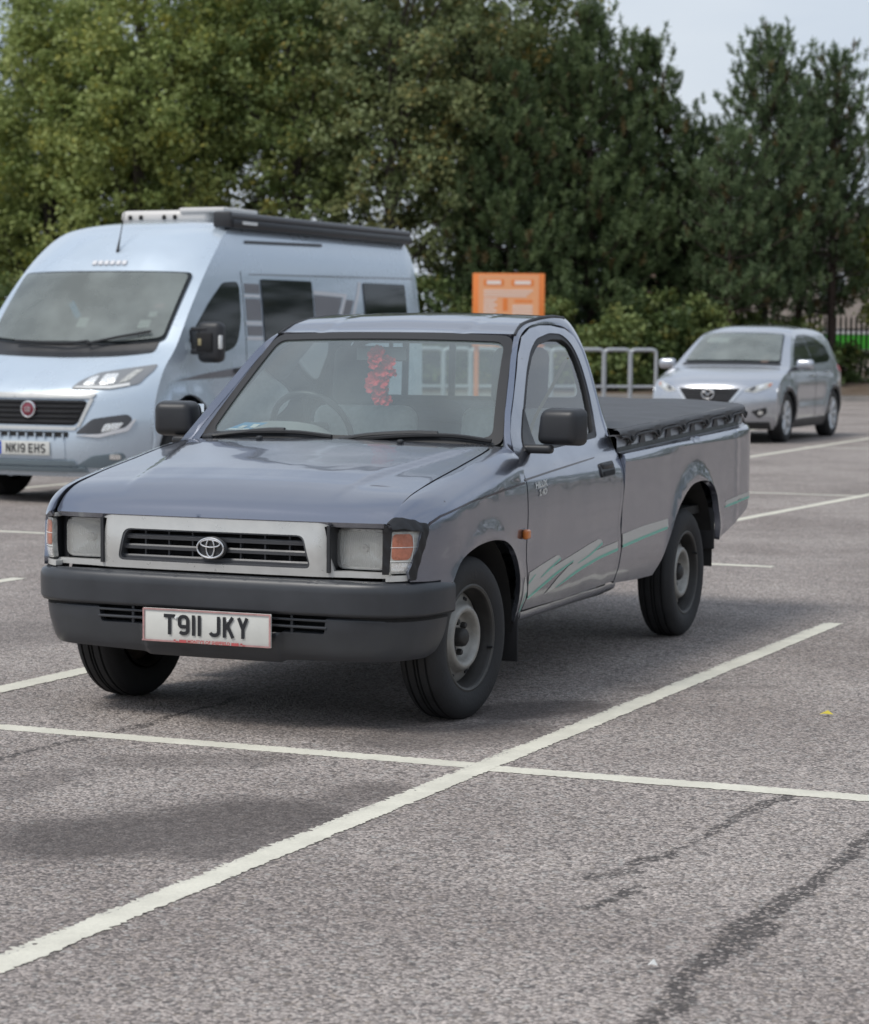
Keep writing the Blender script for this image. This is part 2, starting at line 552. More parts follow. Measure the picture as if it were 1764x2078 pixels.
def stroke(pts, w):
    """flat ribbon with mitred joints: the bars of a number plate letter"""
    p = [np.array(q, float) for q in pts]
    L = []; R = []
    for i in range(len(p)):
        if i == 0: d = p[1] - p[0]
        elif i == len(p) - 1: d = p[-1] - p[-2]
        else:
            a = p[i] - p[i - 1]; b = p[i + 1] - p[i]
            a /= np.linalg.norm(a); b /= np.linalg.norm(b); d = a + b
        d = d / np.linalg.norm(d); n = np.array([-d[1], d[0]])
        k = 1.0
        if 0 < i < len(p) - 1:
            a = p[i] - p[i - 1]; a /= np.linalg.norm(a)
            k = 1 / max(0.5, abs(n @ np.array([-a[1], a[0]])))
        L.append(p[i] + n * w / 2 * k); R.append(p[i] - n * w / 2 * k)
    V = [(q[0], q[1], 0) for q in L] + [(q[0], q[1], 0) for q in R]
    m = len(p)
    return V, [(i, m + i, m + i + 1, i + 1) for i in range(m - 1)]

def arc(cx, cy, rx, ry, a0, a1, n=8):
    return [(cx + rx * math.cos(math.radians(a0 + (a1 - a0) * k / n)), cy + ry * math.sin(math.radians(a0 + (a1 - a0) * k / n))) for k in range(n + 1)]

def plate_char(ch):
    """strokes in a 50 x 79 cell, 14 wide bars (millimetres)"""
    h, w, t = 79, 50, 14
    k = t / 2
    if ch == 'T': return [[(0, h - k), (w, h - k)], [(w / 2, h - t), (w / 2, 0)]], w
    if ch == '1': return [[(k, 0), (k, h)]], t
    if ch == '9':
        return [[(w - k, 58)] + arc(w / 2, h - 20, w / 2 - k, 20 - k, 0, 180, 10)[0:] + [(k, 48)] + arc(17, 43, 10, 10, 180, 270, 4) + [(w - k, 33)],
                [(w - k, 62), (w - k, 20)] + arc(w / 2 , 19, w / 2 - k, 12, 0, -150, 9)], w
    if ch == 'J': return [[(w - k, h), (w - k, 20)] + arc(w / 2, 19, w / 2 - k, 12, 0, -165, 9)], w
    if ch == 'K': return [[(k, 0), (k, h)], [(w - k, h), (k + 4, 34)], [(k + 14, 46), (w - k + 1, 0)]], w
    if ch == 'Y': return [[(k, h), (w / 2, 36), (w / 2, 0)], [(w - k, h), (w / 2, 36)]], w
    if ch == 'N': return [[(k, 0), (k, h)], [(w - k, 0), (w - k, h)], [(k, h - 2), (w - k, 2)]], w
    if ch == 'E': return [[(k, 0), (k, h)], [(k, h - k), (w - 4, h - k)], [(k, h / 2), (w - 8, h / 2)], [(k, k), (w - 4, k)]], w
    if ch == 'H': return [[(k, 0), (k, h)], [(w - k, 0), (w - k, h)], [(k, h / 2), (w - k, h / 2)]], w
    if ch == 'S': return [arc(w / 2, h - 21, w / 2 - k, 14, 20, 180, 8) + [(k, 52)] + arc(w / 2, 48, 18, 8, 200, 250, 3) + arc(w / 2, 28, 18, 10, 60, 0, 4) + arc(w / 2, 20, w / 2 - k, 13, 0, -160, 9)], w
    return [], 33

def plate_text(txt, gap=11):
    x = 0; res = []
    for ch in txt:
        if ch == ' ':
            x += 33 - gap; continue
        st, w = plate_char(ch)
        V = []; F = []
        for si, s in enumerate(st):
            v, f = stroke(s, 14)
            v = [(a_, b_, 0.0004 * si) for a_, b_, c_ in v]
            b = len(V); V += v; F += [tuple(i + b for i in q) for q in f]
        res.append((ch, [((q[0] + x) / 1000, q[1] / 1000 - 0.0395, q[2]) for q in V], F))
        x += w + gap
    tot = (x - gap) / 1000
    return [(c, [(a - tot / 2, b, z) for a, b, z in V], F) for c, V, F in res]
# ================================================================= PICKUP TRUCK (front towards -Y, its left side at +X)
truck = thing('pickup_truck', 'lilac grey single cab pickup with black tonneau cover, parked in the bay', 'pickup truck')
ST = lambda a: np.clip(a, 0, 1)
BX = pch([.20, .28, .34, .45, .56, .62, .72, .85, .92, .98, 1.04, 1.2, 1.35, 1.45, 1.50, 1.56],
         [.760, .778, .800, .826, .835, .834, .838, .832, .808, .768, .730, .672, .620, .576, .540, .470])
def FX(y, z):
    x = BX(z) - .105 * ST((-.22 - y) / .36) ** 2
    for cy, cz, r in ((.06, .30, .385), (2.82, .345, .425)):
        d = np.sqrt((y - cy) ** 2 + (z - cz) ** 2)
        x = x + .009 * np.exp(-((d - r - .01) / .045) ** 2) * ST((z - .3) / .2)
    return x
def side_map(y, z):
    return np.stack([FX(y, z), y, z], -1)
HY = [-.62, -.60, -.57, -.53, -.47, -.40, -.217, .069, .321, .52, .62]
HZ = [.748, .760, .780, .812, .842, .866, .902, .948, .988, 1.012, 1.016]
ZTOP = pch(HY, HZ)
XG = pch([-.62, -.57, -.50, -.40, .20, .38, .46, .52], [.690, .697, .705, .710, .708, .700, .688, .668])
def fender_map(y, s):
    zt = ZTOP(y); z0 = zt - .115
    ph = ST((s - z0) / .2) * PI / 2
    x0 = FX(y, np.minimum(s, z0))
    x = x0 - (x0 - XG(y)) * (1 - np.cos(ph))
    z = np.where(s > z0, z0 + (zt - z0) * np.sin(ph), s)
    return np.stack([x, y, z], -1)
SG = lambda y, f: float(ZTOP(y)) - .115 + .2 * f     # s coordinate at fraction f of the shoulder curve

def both(fn):
    for sgn in (1, -1):
        fn(sgn, (lambda mp: mp) if sgn > 0 else mirror_x)

# plan curve of the front end
_pl = [(0, -.625), (.3, -.622), (.52, -.613), (.64, -.596), (.72, -.566), (.775, -.515), (.81, -.44), (.829, -.36), (.836, -.27)]
_pc = catmull([(-x, y) for x, y in _pl[:0:-1]] + _pl, 14)
_pc = np.array(_pc)
_ps = np.concatenate([[0], np.cumsum(np.linalg.norm(np.diff(_pc, axis=0), axis=1))])
_ps -= _ps[-1] / 2
_tg = np.gradient(_pc, axis=0); _tg /= np.linalg.norm(_tg, axis=1)[:, None]
_nm = np.stack([_tg[:, 1], -_tg[:, 0]], 1)
def plan(t, d):
    x = np.interp(t, _ps, _pc[:, 0]); y = np.interp(t, _ps, _pc[:, 1])
    nx = np.interp(t, _ps, _nm[:, 0]); ny = np.interp(t, _ps, _nm[:, 1])
    return x + nx * d, y + ny * d
def t_of_x(x):
    k = len(_ps) // 2
    return float(np.interp(abs(x), _pc[k:, 0], _ps[k:])) * (1 if x >= 0 else -1)
TEND = _ps[-1]

# ---- fenders
ARCH_F = [(-.36, .45), (-.30, .53), (-.231, .606), (-.152, .644), (-.03, .667), (.12, .673), (.245, .657), (.338, .612), (.392, .53), (.430, .43), (.455, .33)]
arcf = catmull(ARCH_F, 6)
def mk_fender(sgn, mm):
    o = [(-.43, .562), (-.515, .566), (-.52, .60), (-.485, .68), (-.465, .748), (-.50, SG(-.50, .22)), (-.54, SG(-.54, .42)), (-.570, SG(-.570, .62)), (-.576, SG(-.576, .985))]
    o += [(y, SG(y, .985)) for y in (-.53, -.47, -.40, -.30, -.1, .1, .25, .35, .42, .47)]
    o += [(.515, SG(.515, .98)), (.545, SG(.545, .80)), (.518, .965), (.494, .914), (.490, .784), (.485, .687), (.482, .562), (.502, .50), (.523, .45), (.525, .405), (.502, .362), (.505, .312), (.458, .316)]
    o += arcf[::-1] + [(-.36, .562)]
    panel('fender', o, mm(fender_map), 'paint', truck, step=.035, th=.02, out=(sgn, 0, 0.3))
both(mk_fender)

# ---- bonnet
XCR = pch([-.6, -.475, -.146, .28, .55], [.42, .44, .497, .600, .66])
_hx = np.linspace(0, .72, 40)
_hd = np.array([float(plan(t_of_x(q), -.036)[1]) - float(plan(0.0, -.036)[1]) for q in _hx])
def hood_map(x, y):
    a = np.abs(x)
    dy = np.interp(a, _hx, _hd)                     # the leading edge stays level where the plan curves back
    z = ZTOP(y - dy * ST((-.20 - y) / .33)) + .020 * (1 - np.clip(a / .70, 0, 1) ** 2) * ST((y + .60) / .25)
    z = z + .007 * ST((-.30 - y) / .25)
    xc = XCR(y)                                      # crease that spreads towards the screen
    fade = ST((y + .49) / .30) * ST((.50 - y) / .18)
    z = z + .013 * fade / (1 + np.exp((a - xc) / .007))
    return np.stack([x, y, z], -1)
hy = [(-.53), (-.47), (-.40), (-.30), (-.1), (.1), (.25), (.35), (.42), (.47)]
hr = [(float(XG(y)) - .008, y) for y in hy]
front = [(x, float(plan(t_of_x(x), -.036)[1])) for x in np.linspace(-.685, .685, 25)]
o = front + hr + [(.655, .505)] + [(x, .515 - .06 * (1 - (x / .65) ** 2)) for x in np.linspace(.62, -.62, 15)] + [(-.655, .505)] + [(-x, y) for x, y in hr[::-1]]
hood = panel('bonnet', o, hood_map, 'paint', truck, step=.022, th=.022, out=(0, 0, 1))
for sx_ in (-.30, .33):
    b = MB()
    zz = float(hood_map(np.array([sx_]), np.array([.385]))[0, 2])
    b.box((sx_, .385, zz + .006), (.022, .03, .018), r=.007)
    b.build('washer_jet', 'plastic', hood)

# ---- doors
DOOR = [(.520, .975), (.504, .914), (.500, .784), (.495, .687), (.492, .562), (.512, .50), (.533, .45), (.535, .405), (.512, .362), (1.05, .362), (1.633, .376), (1.64, .42), (1.650, .50), (1.632, .585), (1.642, .708),
        (1.676, .79), (1.695, .90), (1.715, .97), (1.745, 1.05), (1.765, 1.15), (1.782, 1.29), (1.785, 1.39), (1.765, 1.455), (1.70, 1.488), (1.55, 1.501), (1.402, 1.5), (1.249, 1.486), (1.089, 1.449), (.964, 1.377), (.775, 1.216),
        (.664, 1.125), (.605, 1.071), (.562, 1.02), (.535, .99)]
DWIN = [(.640, .985), (.70, 1.045), (.821, 1.153), (1.007, 1.317), (1.13, 1.395), (1.256, 1.443), (1.464, 1.469), (1.61, 1.465), (1.68, 1.428), (1.710, 1.357), (1.710, 1.233), (1.665, 1.089), (1.615, 1.025), (1.58, 1.012), (1.1, .992), (.72, .978)]
def shrink(poly, d):
    p = np.array(poly); n = len(p)
    area = 0.5 * np.sum(p[:, 0] * np.roll(p[:, 1], -1) - np.roll(p[:, 0], -1) * p[:, 1])
    s = 1 if area > 0 else -1
    out = []
    for i in range(n):
        a = p[i] - p[i - 1]; b = p[(i + 1) % n] - p[i]
        a = a / (np.linalg.norm(a) + 1e-9); b = b / (np.linalg.norm(b) + 1e-9)
        m = np.array([-(a + b)[1], (a + b)[0]]); m /= np.linalg.norm(m) + 1e-9
        k = 1 / max(.6, m @ np.array([-a[1], a[0]]))
        out.append(tuple(p[i] + s * m * d * k))
    return out
win_o = fillet(DWIN, .05)
win_i = fillet(shrink(DWIN, .024), .045)
def stripes(sgn, mm, door, fend):
    # sweeping side graphic, laid on the panels 2 mm proud
    def band(name, cl, mat, parent, off):
        top = [p[:2] for p in cl]; bot = [(p[0], p[1] - p[2]) for p in cl]
        panel(name, top + bot[::-1], mm(side_map), mat, parent, step=.04, th=.001, off=off, out=(sgn, 0, 0), flange=False)
    def poly(name, pts, mat, off):
        panel(name, pts, mm(side_map), mat, door, step=.04, th=0, off=off, out=(sgn, 0, 0), flange=False)
    poly('pale_stripe', [(.524, .512), (.667, .534), (.836, .557), (.868, .555), (.884, .546), (.880, .538), (.747, .504), (.885, .525), (1.042, .545), (1.244, .571), (1.36, .584), (1.395, .582), (1.417, .570), (1.412, .560),
                         (1.257, .525), (1.105, .501), (1.03, .497), (1.045, .513), (.856, .481), (.675, .440), (.545, .407), (.534, .430), (.524, .465)], 'stripe_grey', .0016)
    poly('pale_stripe', [(.737, .405), (.863, .458), (.992, .500), (1.152, .522), (1.362, .540), (1.632, .556), (1.632, .522), (1.374, .494), (1.167, .470), (.971, .440)], 'stripe_grey', .0020)
    band('green_stripe', [(.661, .482, .003), (.741, .508, .009), (.885, .545, .009)], 'stripe_green', door, .0030)
    band('green_stripe', [(.526, .475, .010), (.599, .502, .003)], 'stripe_green', door, .0030)
    band('green_stripe', [(.540, .415, .012), (.675, .449, .013), (.856, .490, .012), (1.049, .520, .005)], 'stripe_green', door, .0030)
    band('green_stripe', [(1.105, .503, .003), (1.257, .530, .009), (1.417, .568, .010)], 'stripe_green', door, .0030)
    band('green_stripe', [(.86, .424, .003), (1.025, .460, .012), (1.164, .484, .013), (1.372, .509, .013), (1.634, .527, .013)], 'stripe_green', door, .0032)
def mk_door(sgn, mm):
    mp = mm(side_map)
    d = panel('door', DOOR, mp, 'paint', truck, holes=[win_o], step=.04, th=.03, out=(sgn, 0, 0))
    panel('window_seal', win_o, mp, 'black_rubber', d, holes=[win_i], step=.03, th=.02, off=-.004, out=(sgn, 0, 0))
    panel('window_glass', fillet(shrink(DWIN, .018), .045), mp, 'glass', d, step=.05, th=.0, off=-.016, out=(sgn, 0, 0), flange=False)
    # black sail at the front lower corner of the window
    panel('mirror_sail', fillet([(.648, .988), (.70, 1.04), (.832, 1.158), (.815, 1.03), (.795, .988)], .01), mp, 'plastic', d, step=.03, th=.01, off=.004, out=(sgn, 0, 0))
    panel('pinstripe', [(.486, .887), (.80, .905), (1.2, .926), (1.40, .935), (1.40, .932), (1.2, .920), (.80, .898), (.488, .879)], mp, 'pinstripe', d, step=.05, th=0, off=.002, out=(sgn, 0, 0), flange=False)
    # pull handle in its recess
    h = panel('handle', fillet([(1.405, .846), (1.585, .852), (1.600, .912), (1.410, .906)], .02), mp, 'plastic', d, step=.03, th=.01, off=.006, out=(sgn, 0, 0))
    panel('handle_recess', fillet([(1.425, .852), (1.57, .856), (1.575, .874), (1.43, .870)], .008), mp, 'dark', h, step=.03, th=0, off=.0085, out=(sgn, 0, 0), flange=False)
    b = MB().box((sgn * .823, 1.497, .894), (.024, .135, .026), r=.008); b.build('handle_flap', 'plastic', h)
    # inner trim
    tr = [(y, z) for y, z in ((.58, .40), (1.60, .40), (1.64, .90), (1.56, .985), (.68, .955))]
    panel('door_trim', fillet(tr, .03), mm(lambda u, v: side_map(u, v) - np.array([.075, 0, 0])), 'interior', d, step=.1, th=.01, out=(-sgn, 0, 0))
    if sgn > 0:
        # HILUX 2.4D lettering below the pinstripe
        for txt, y0, z0, sz in (('HILUX', .655, .858, .034), ('2.4D', .668, .826, .034)):
            V, F = text_mesh(txt, sz, .0016)
            V = [(FX(np.array(y0 + v[0] * 1.35 + v[1] * .25), np.array(z0 + v[1])) + .003, y0 + v[0] * 1.35 + v[1] * .25, z0 + v[1] + .06 * v[0]) for v in V]
            mk('lettering', V, F, 'badge', d, False)
    stripes(sgn, mm, d, None)
    return d
both(mk_door)

# fender pinstripe, lower graphics on the fender, side repeater
def fender_bits(sgn, mm):
    mp = mm(fender_map)
    f = [c for c in truck.children if c.name.startswith('fender')][0 if sgn > 0 else 1]
    cl = [(-.462, .755, .004), (-.45, .780, .010), (-.42, .800, .010), (-.36, .822, .009), (-.25, .839, .008), (-.1, .849, .008), (.2, .868, .008), (.478, .887, .008)]
    cl = [(a, b - .018 if a < -.2 else b - .010, c) for a, b, c in cl]
    panel('pinstripe', [c[:2] for c in cl] + [(c[0], c[1] - c[2]) for c in cl[::-1]], mp, 'pinstripe', f, step=.03, th=0, off=.002, out=(sgn, 0, .2), flange=False)
    panel('pale_stripe', [(.468, .36), (.514, .40), (.518, .44), (.514, .455), (.480, .50), (.472, .49)], mp, 'stripe_grey', f, step=.03, th=0, off=.0016, out=(sgn, 0, 0), flange=False)
    panel('green_stripe', [(.472, .352), (.514, .428), (.514, .440), (.472, .372)], mp, 'stripe_green', f, step=.03, th=0, off=.003, out=(sgn, 0, 0), flange=False)
    b = MB().box((sgn * .846, .458, .671), (.022, .052, .040), r=.009, seg=3)
    b.build('side_repeater', 'amber', truck)
both(fender_bits)

# ---- painted strip of the cab between door and bed
def mk_corner(sgn, mm):
    lo = [(1.638, .378), (1.648, .42), (1.658, .50), (1.640, .585), (1.650, .708), (1.684, .79), (1.703, .90), (1.716, .955)]
    hi = [(1.735, .955), (1.722, .90), (1.712, .79), (1.684, .70), (1.677, .60), (1.692, .52), (1.680, .44), (1.655, .372)]
    panel('cab_corner', lo + hi, mm(side_map), 'paint', truck, step=.03, th=.03, off=-.002, out=(sgn, 0, 0))
both(mk_corner)
# ---- sills
def mk_sill(sgn, mm):
    rows = []
    for y in np.linspace(.515, 1.70, 14):
        k = (y - .515) / 1.185
        zt = .358 + .014 * k
        rows.append([(sgn * (BX(zt) - .004), y, zt - .004), (sgn * (BX(zt - .02)), y, zt - .02), (sgn * .796, y, zt - .032), (sgn * .775, y, zt - .046), (sgn * .72, y, zt - .05), (sgn * .70, y, zt + .02)])
    MB().grid(rows).build('sill', 'paint', truck)
both(mk_sill)

# ---- windscreen
def ws_uv(u, v):
    hw = .690 - .138 * v
    x = u * hw
    q = 1 - u * u
    y = .590 + .480 * v - .085 * q * (1 - .35 * v) - .035 * 4 * v * (1 - v) * .6
    z = 1.008 + .447 * v + .012 * q * v
    return np.stack([x, y, z], -1)
K = .64
def ws_map(a, b):
    return ws_uv(np.asarray(a) / K, np.asarray(b) / K)
def ws_rect(m0, m1, mb, mt, r):
    return fillet([(-K + m0, mb), (K - m1, mb), (K - m1, K - mt), (-K + m0, K - mt)], r)
ws = panel('windscreen', ws_rect(.028, .028, .03, .03, .05), ws_map, 'windscreen', truck, step=.06, th=0, off=-.004, out=(0, -1, .5), flange=False)
panel('windscreen_seal', ws_rect(0, 0, 0, .004, .06), ws_map, 'black_rubber', ws, holes=[ws_rect(.040, .040, .045, .042, .05)], step=.035, th=.02, off=.002, out=(0, -1, .5))

# ---- cab side frame (screen pillar, roof rail, rear pillar)
def mk_frame(sgn, mm):
    wsr = lambda v: tuple(ws_uv(np.array(1.0), np.array(v)))
    sd = lambda y, z: (float(FX(np.array(y), np.array(z))), y, z)
    inn = [(.705, .580, .995), (.690, .592, 1.01), wsr(.25), wsr(.5), wsr(.78), (.552, 1.072, 1.457), (.535, 1.20, 1.503), (.525, 1.40, 1.530), (.520, 1.61, 1.543), (.515, 1.78, 1.538),
           (.535, 1.865, 1.490), (.605, 1.868, 1.33), (.660, 1.858, 1.16), (.705, 1.845, 1.05), (.775, 1.75, .92)]
    out = [sd(.522, .955), sd(.552, 1.02), sd(.656, 1.126), sd(.766, 1.218), sd(.955, 1.381), sd(1.083, 1.453), sd(1.245, 1.492), sd(1.40, 1.506), sd(1.58, 1.506), sd(1.735, 1.486),
           sd(1.797, 1.39), sd(1.794, 1.29), sd(1.777, 1.15), sd(1.757, 1.05), sd(1.705, .92)]
    A = np.array(catmull(inn, 6)); B = np.array(catmull(out, 6))
    rows = []
    for a, b in zip(A, B):
        w = np.linalg.norm(b - a)
        m = (a + b) / 2
        rad = np.array([m[0], (m[1] - 1.15) * .35, (m[2] - 1.0) * .5]); rad /= np.linalg.norm(rad)
        row = []
        for t in np.linspace(0, 1, 7):
            q = a + (b - a) * t + rad * min(w, .09) * .08 * 4 * t * (1 - t)
            row.append((sgn * q[0], q[1], q[2]))
        inn_ = b + (np.array([0, 1.15, 1.2]) - b) * .05
        row.append((sgn * (inn_[0]), inn_[1], inn_[2]))
        rows.append(row)
    fr = MB().grid(rows).build('cab_frame', 'paint', truck, angle=50)
    # drip channel: black strip between rail and roof
    dt = catmull([(sgn * x, y, z - .003) for x, y, z in inn[5:10]], 6)
    ch = MB().tube(dt, .0085, 8).build('drip_channel', 'black_rubber', fr)
    MB().box((sgn * .533, 1.215, 1.504), (.018, .03, .008), r=.003).build('channel_clip', 'plastic', ch)
both(mk_frame)

# ---- roof and cab back
def roof_map(x, y):
    zc = pch([1.0, 1.08, 1.2, 1.4, 1.6, 1.77, 1.86, 1.89], [1.463, 1.478, 1.518, 1.546, 1.557, 1.554, 1.530, 1.505])(y)
    a = np.abs(x)
    z = zc - .014 * (a / .53) ** 2 - .004 * np.exp(-((a - .33) / .02) ** 2)
    return np.stack([x, y, z], -1)
fe = [(u * .549, float(ws_uv(np.array(u), np.array(1.0))[1]) + .004) for u in np.linspace(-1, 1, 15)]
o = fe + [(.532, 1.2), (.520, 1.4), (.514, 1.61), (.510, 1.78), (.48, 1.86), (.40, 1.885), (-.40, 1.885), (-.48, 1.86), (-.510, 1.78), (-.514, 1.61), (-.520, 1.4), (-.532, 1.2)]
panel('roof', o, roof_map, 'paint', truck, step=.04, th=.02, out=(0, 0, 1))
def back_map(x, z):
    y = 1.878 - (1.5 - z) * .05 - .02 * (np.abs(x) / .75) ** 3
    return np.stack([x, y, z], -1)
RW = fillet([(-.60, 1.160), (.60, 1.160), (.525, 1.435), (-.525, 1.435)], .05)
RWi = fillet([(-.58, 1.178), (.58, 1.178), (.508, 1.418), (-.508, 1.418)], .045)
cb = panel('cab_back', fillet([(-.80, .42), (.80, .42), (.74, .93), (.70, 1.05), (.60, 1.33), (.51, 1.49), (.40, 1.51), (-.40, 1.51), (-.51, 1.49), (-.60, 1.33), (-.70, 1.05), (-.74, .93)], .03),
           back_map, 'paint', truck, holes=[RW], step=.07, th=.02, out=(0, 1, 0))
panel('rear_window', RW, back_map, 'glass', cb, step=.1, th=0, off=-.006, out=(0, 1, 0), flange=False)
rs = panel('rear_window_seal', RW, back_map, 'black_rubber', cb, holes=[RWi], step=.04, th=.03, off=.004, out=(0, 1, 0))
for xb in (-.29, -.055, .22):
    zb = MB().box((xb, float(back_map(np.array(xb), np.array(1.3))[1]) - .004, 1.298), (.030, .02, .25), rot=Matrix.Rotation(-.05, 3, 'X'), r=.004)
    zb.build('window_divider', 'plastic', rs)

# ---- cowl between bonnet and windscreen
rows = []
for x in np.linspace(-.672, .672, 40):
    q = 1 - (x / .69) ** 2
    y0 = .520 - .06 * q; y1 = .605 - .085 * q
    rows.append([(x, y0, 1.000), (x, y0 + .01, 1.009), (x, (y0 + y1) / 2, 1.010), (x, y1 + .01, 1.012)])
cowl = MB().grid(rows).build('cowl', 'plastic', truck)
b = MB()
for x in np.linspace(-.64, .66, 66):
    q = 1 - (x / .69) ** 2
    b.box((x, .555 - .072 * q, 1.014), (.007, .050, .008), rot=Matrix.Rotation(.5, 3, 'Z'))
o = b.build('louvre', 'plastic', cowl, False); o['kind'] = 'stuff'

# ---- wipers
def wiper(px_, py_, pts, blade):
    w = MB().tube(catmull([(px_, py_, 1.022)] + pts, 6), [.015] + [.011] * (6 * len(pts)), 8).build('wiper', 'plastic', truck)
    MB().tube(catmull(blade, 8), .009, 6).build('wiper_blade', 'black_rubber', w)
    MB().box((px_, py_, 1.02), (.05, .035, .022), r=.008).build('wiper_pivot', 'plastic', w)
def on_ws(x, v, off=.016):
    u = x / (.690 - .138 * v)
    p = ws_uv(np.array(u), np.array(v))
    return (float(p[0]), float(p[1]) - off, float(p[2]) + off * .6)
wiper(.02, .475, [on_ws(.12, .055), on_ws(.30, .085), on_ws(.42, .085)], [on_ws(.08, .02), on_ws(.30, .062), on_ws(.48, .068), on_ws(.645, .030)])
wiper(-.62, .545, [on_ws(-.50, .045), on_ws(-.34, .080), on_ws(-.26, .085)], [on_ws(-.60, .035), on_ws(-.40, .062), on_ws(-.20, .068), on_ws(-.03, .040)])

# ---- bumper
BD = pch([.434, .437, .445, .53, .548, .560, .568], [-.012, -.003, .004, .006, .000, -.014, -.045])
def bump_map(t, z):
    x, y = plan(t, BD(z))
    return np.stack([x, y, z], -1)
bump = panel('bumper', fillet([(-TEND, .548), (-TEND, .4365), (TEND, .4365), (TEND, .548), (TEND - .02, .562), (.5, .5665), (-.5, .5665), (-TEND + .02, .562)], .012), bump_map, 'bumper', truck, step=.016, th=.05, out=(0, -1, 0))
BD2 = pch([.24, .262, .29, .34, .40, .426, .431], [-.085, -.062, -.042, -.026, -.014, -.013, -.022])
def val_map(t, z):
    a = np.abs(t)
    d = BD2(z) - .010 * ST((a - .50) / .25) + .014 * ST((.292 - a) / .022) * ST((.372 - z) / .012) + .004 * np.exp(-((a - .66) / .05) ** 2) * ST((.36 - z) / .05)
    x, y = plan(t, d)
    return np.stack([x, y, z], -1)
vo = [(-TEND + .006, .4295), (-.472, .4295), (-.464, .368), (.464, .368), (.472, .4295), (TEND - .006, .4295), (TEND - .02, .345), (TEND - .05, .298), (TEND - .11, .276), (.46, .268), (.30, .262), (.275, .252), (-.275, .252), (-.30, .262), (-.46, .268), (-TEND + .11, .276), (-TEND + .05, .298), (-TEND + .02, .345)]
panel('bumper_valance', fillet(vo, .012), val_map, 'bumper', truck, step=.016, th=.03, out=(0, -1, 0))
rows = []
for t in np.linspace(-TEND + .01, TEND - .01, 50):
    x, y = plan(t, -.022)
    rows.append([(float(x), float(y), .42), (float(x), float(y), .445)] if abs(t) > .475 else [(float(x), float(y) + .03, .436), (float(x), float(y) + .03, .442)])
MB().grid(rows).build('bumper_joint', 'dark', bump, False)
b = MB()
b.box((0, -.545, .40), (.98, .01, .11))
b.build('bumper_opening', 'dark', bump, False)
for zz in (.392, .418):
    MB().box((0, -.585, zz), (.95, .04, .010), r=.004).build('opening_slat', 'bumper', bump)
for xx in (-.33, .33):
    MB().box((xx, -.58, .40), (.012, .03, .075), r=.003).build('opening_strut', 'bumper', bump)

# ---- number plate
NPY = float(plan(0, 0)[1]) - .022
pl = thing('number_plate', '', '') if False else None
np_ = MB().box((0.008, NPY + .004, .375), (.530, .006, .124), r=.0025).build('number_plate', 'plate', truck)
yb = NPY - .0022
def flat_y(V, x0, z0, y0, sc=1.0):
    return [(x0 + v[0] * sc, y0 - (v[2] if len(v) > 2 else 0), z0 + v[1] * sc) for v in V]
for c, V, F in plate_text('T911 JKY', 11):
    mk('plate_letter', flat_y(V, .008, .380, yb - .001, .96), F, 'plate_black', np_, False)
bd = MB()
for x0, z0, w, h in ((0.008, .4335, .524, .006), (-.2535, .375, .007, .120), (.2695, .375, .007, .120), (-.165, .317, .19, .006), (.19, .317, .15, .006)):
    bd.box((x0, yb - (.0004 if w > h else .0008), z0), (w, .0012, h))
bd.build('plate_border', 'plate_pink', np_, False)
V, F = text_mesh("MONTY'S OF SHEFFIELD", .0165, .0006)
mk('dealer_lettering', flat_y(V, .020, .3195, yb - .0020), F, 'plate_red', np_, False)
bd = MB()
for x0 in (-.088, .128):
    MB().box((x0, yb - .0012, .3195), (.030, .0012, .0105)).build('dealer_logo', 'plate_red', np_, False)
for x0 in (-.118, .158):
    bd = MB().box((x0 - .004, yb - .0012, .322), (.008, .0012, .005)).box((x0 + .006, yb - .0012, .317), (.010, .0012, .004))
    bd.build('dealer_mark', 'plate_red', np_, False)
for x0 in (-.117, .098):
    s_ = MB().lathe([(0.0, -.004), (.0045, -.0035), (.0058, 0), (.0058, .003)], n=14)
    s_.V = [(x0 + v[1], yb + v[0] , .406 + v[2]) for v in s_.V]
    s_.build('plate_screw', 'white', np_)

# ---- grille and lamps
def grille_map(x, z):
    t = np.array([t_of_x(q) for q in np.ravel(x)]).reshape(np.shape(x))
    a = np.abs(x)
    d = -.040 - .020 * ST((a - .44) / .10) + .010 * np.exp(-((z - .672) / .07) ** 2) * ST((.47 - a) / .03)
    px_, py_ = plan(t, d)
    return np.stack([np.asarray(x) * 1.0, py_, z], -1)
GO = [(-.700, .772), (-.700, .758), (-.452, .758), (-.486, .597), (-.700, .596), (-.700, .575), (.700, .575), (.700, .596), (.486, .597), (.452, .758), (.700, .758), (.700, .772)]
GH = fillet([(-.402, .603), (.402, .603), (.372, .724), (-.372, .724)], .028)
LH = lambda s: fillet([(s * .488, .596), (s * .682, .596), (s * .682, .758), (s * .452, .758)], .012)
gs = panel('grille_surround', GO, grille_map, 'silver', truck, holes=[GH], step=.03, th=.045, out=(0, -1, 0))
gin = fillet([(-.393, .609), (.393, .609), (.365, .719), (-.365, .719)], .024)
def gmap_in(x, z):
    p = grille_map(x, z); p[..., 1] += .004
    return p
panel('grille_frame', GH, gmap_in, 'grille_grey', gs, holes=[gin], step=.03, th=.05, out=(0, -1, 0))
b = MB()
b.box((0, -.50, .668), (.84, .01, .17))
b.build('grille_void', 'dark', gs, False)
def gy(x, d):
    return float(plan(t_of_x(x), d)[1])
for zz, hw in ((.693, .370), (.655, .382), (.616, .390)):
    rows = []
    for x in np.linspace(-hw, hw, 17):
        y = gy(x, -.052)
        rows.append([(x, y + .022, zz + .006), (x, y + .004, zz + .010), (x, y, zz + .004), (x, y + .002, zz - .008), (x, y + .020, zz - .010)])
    MB().grid(rows).build('grille_slat', 'grille_grey', gs)
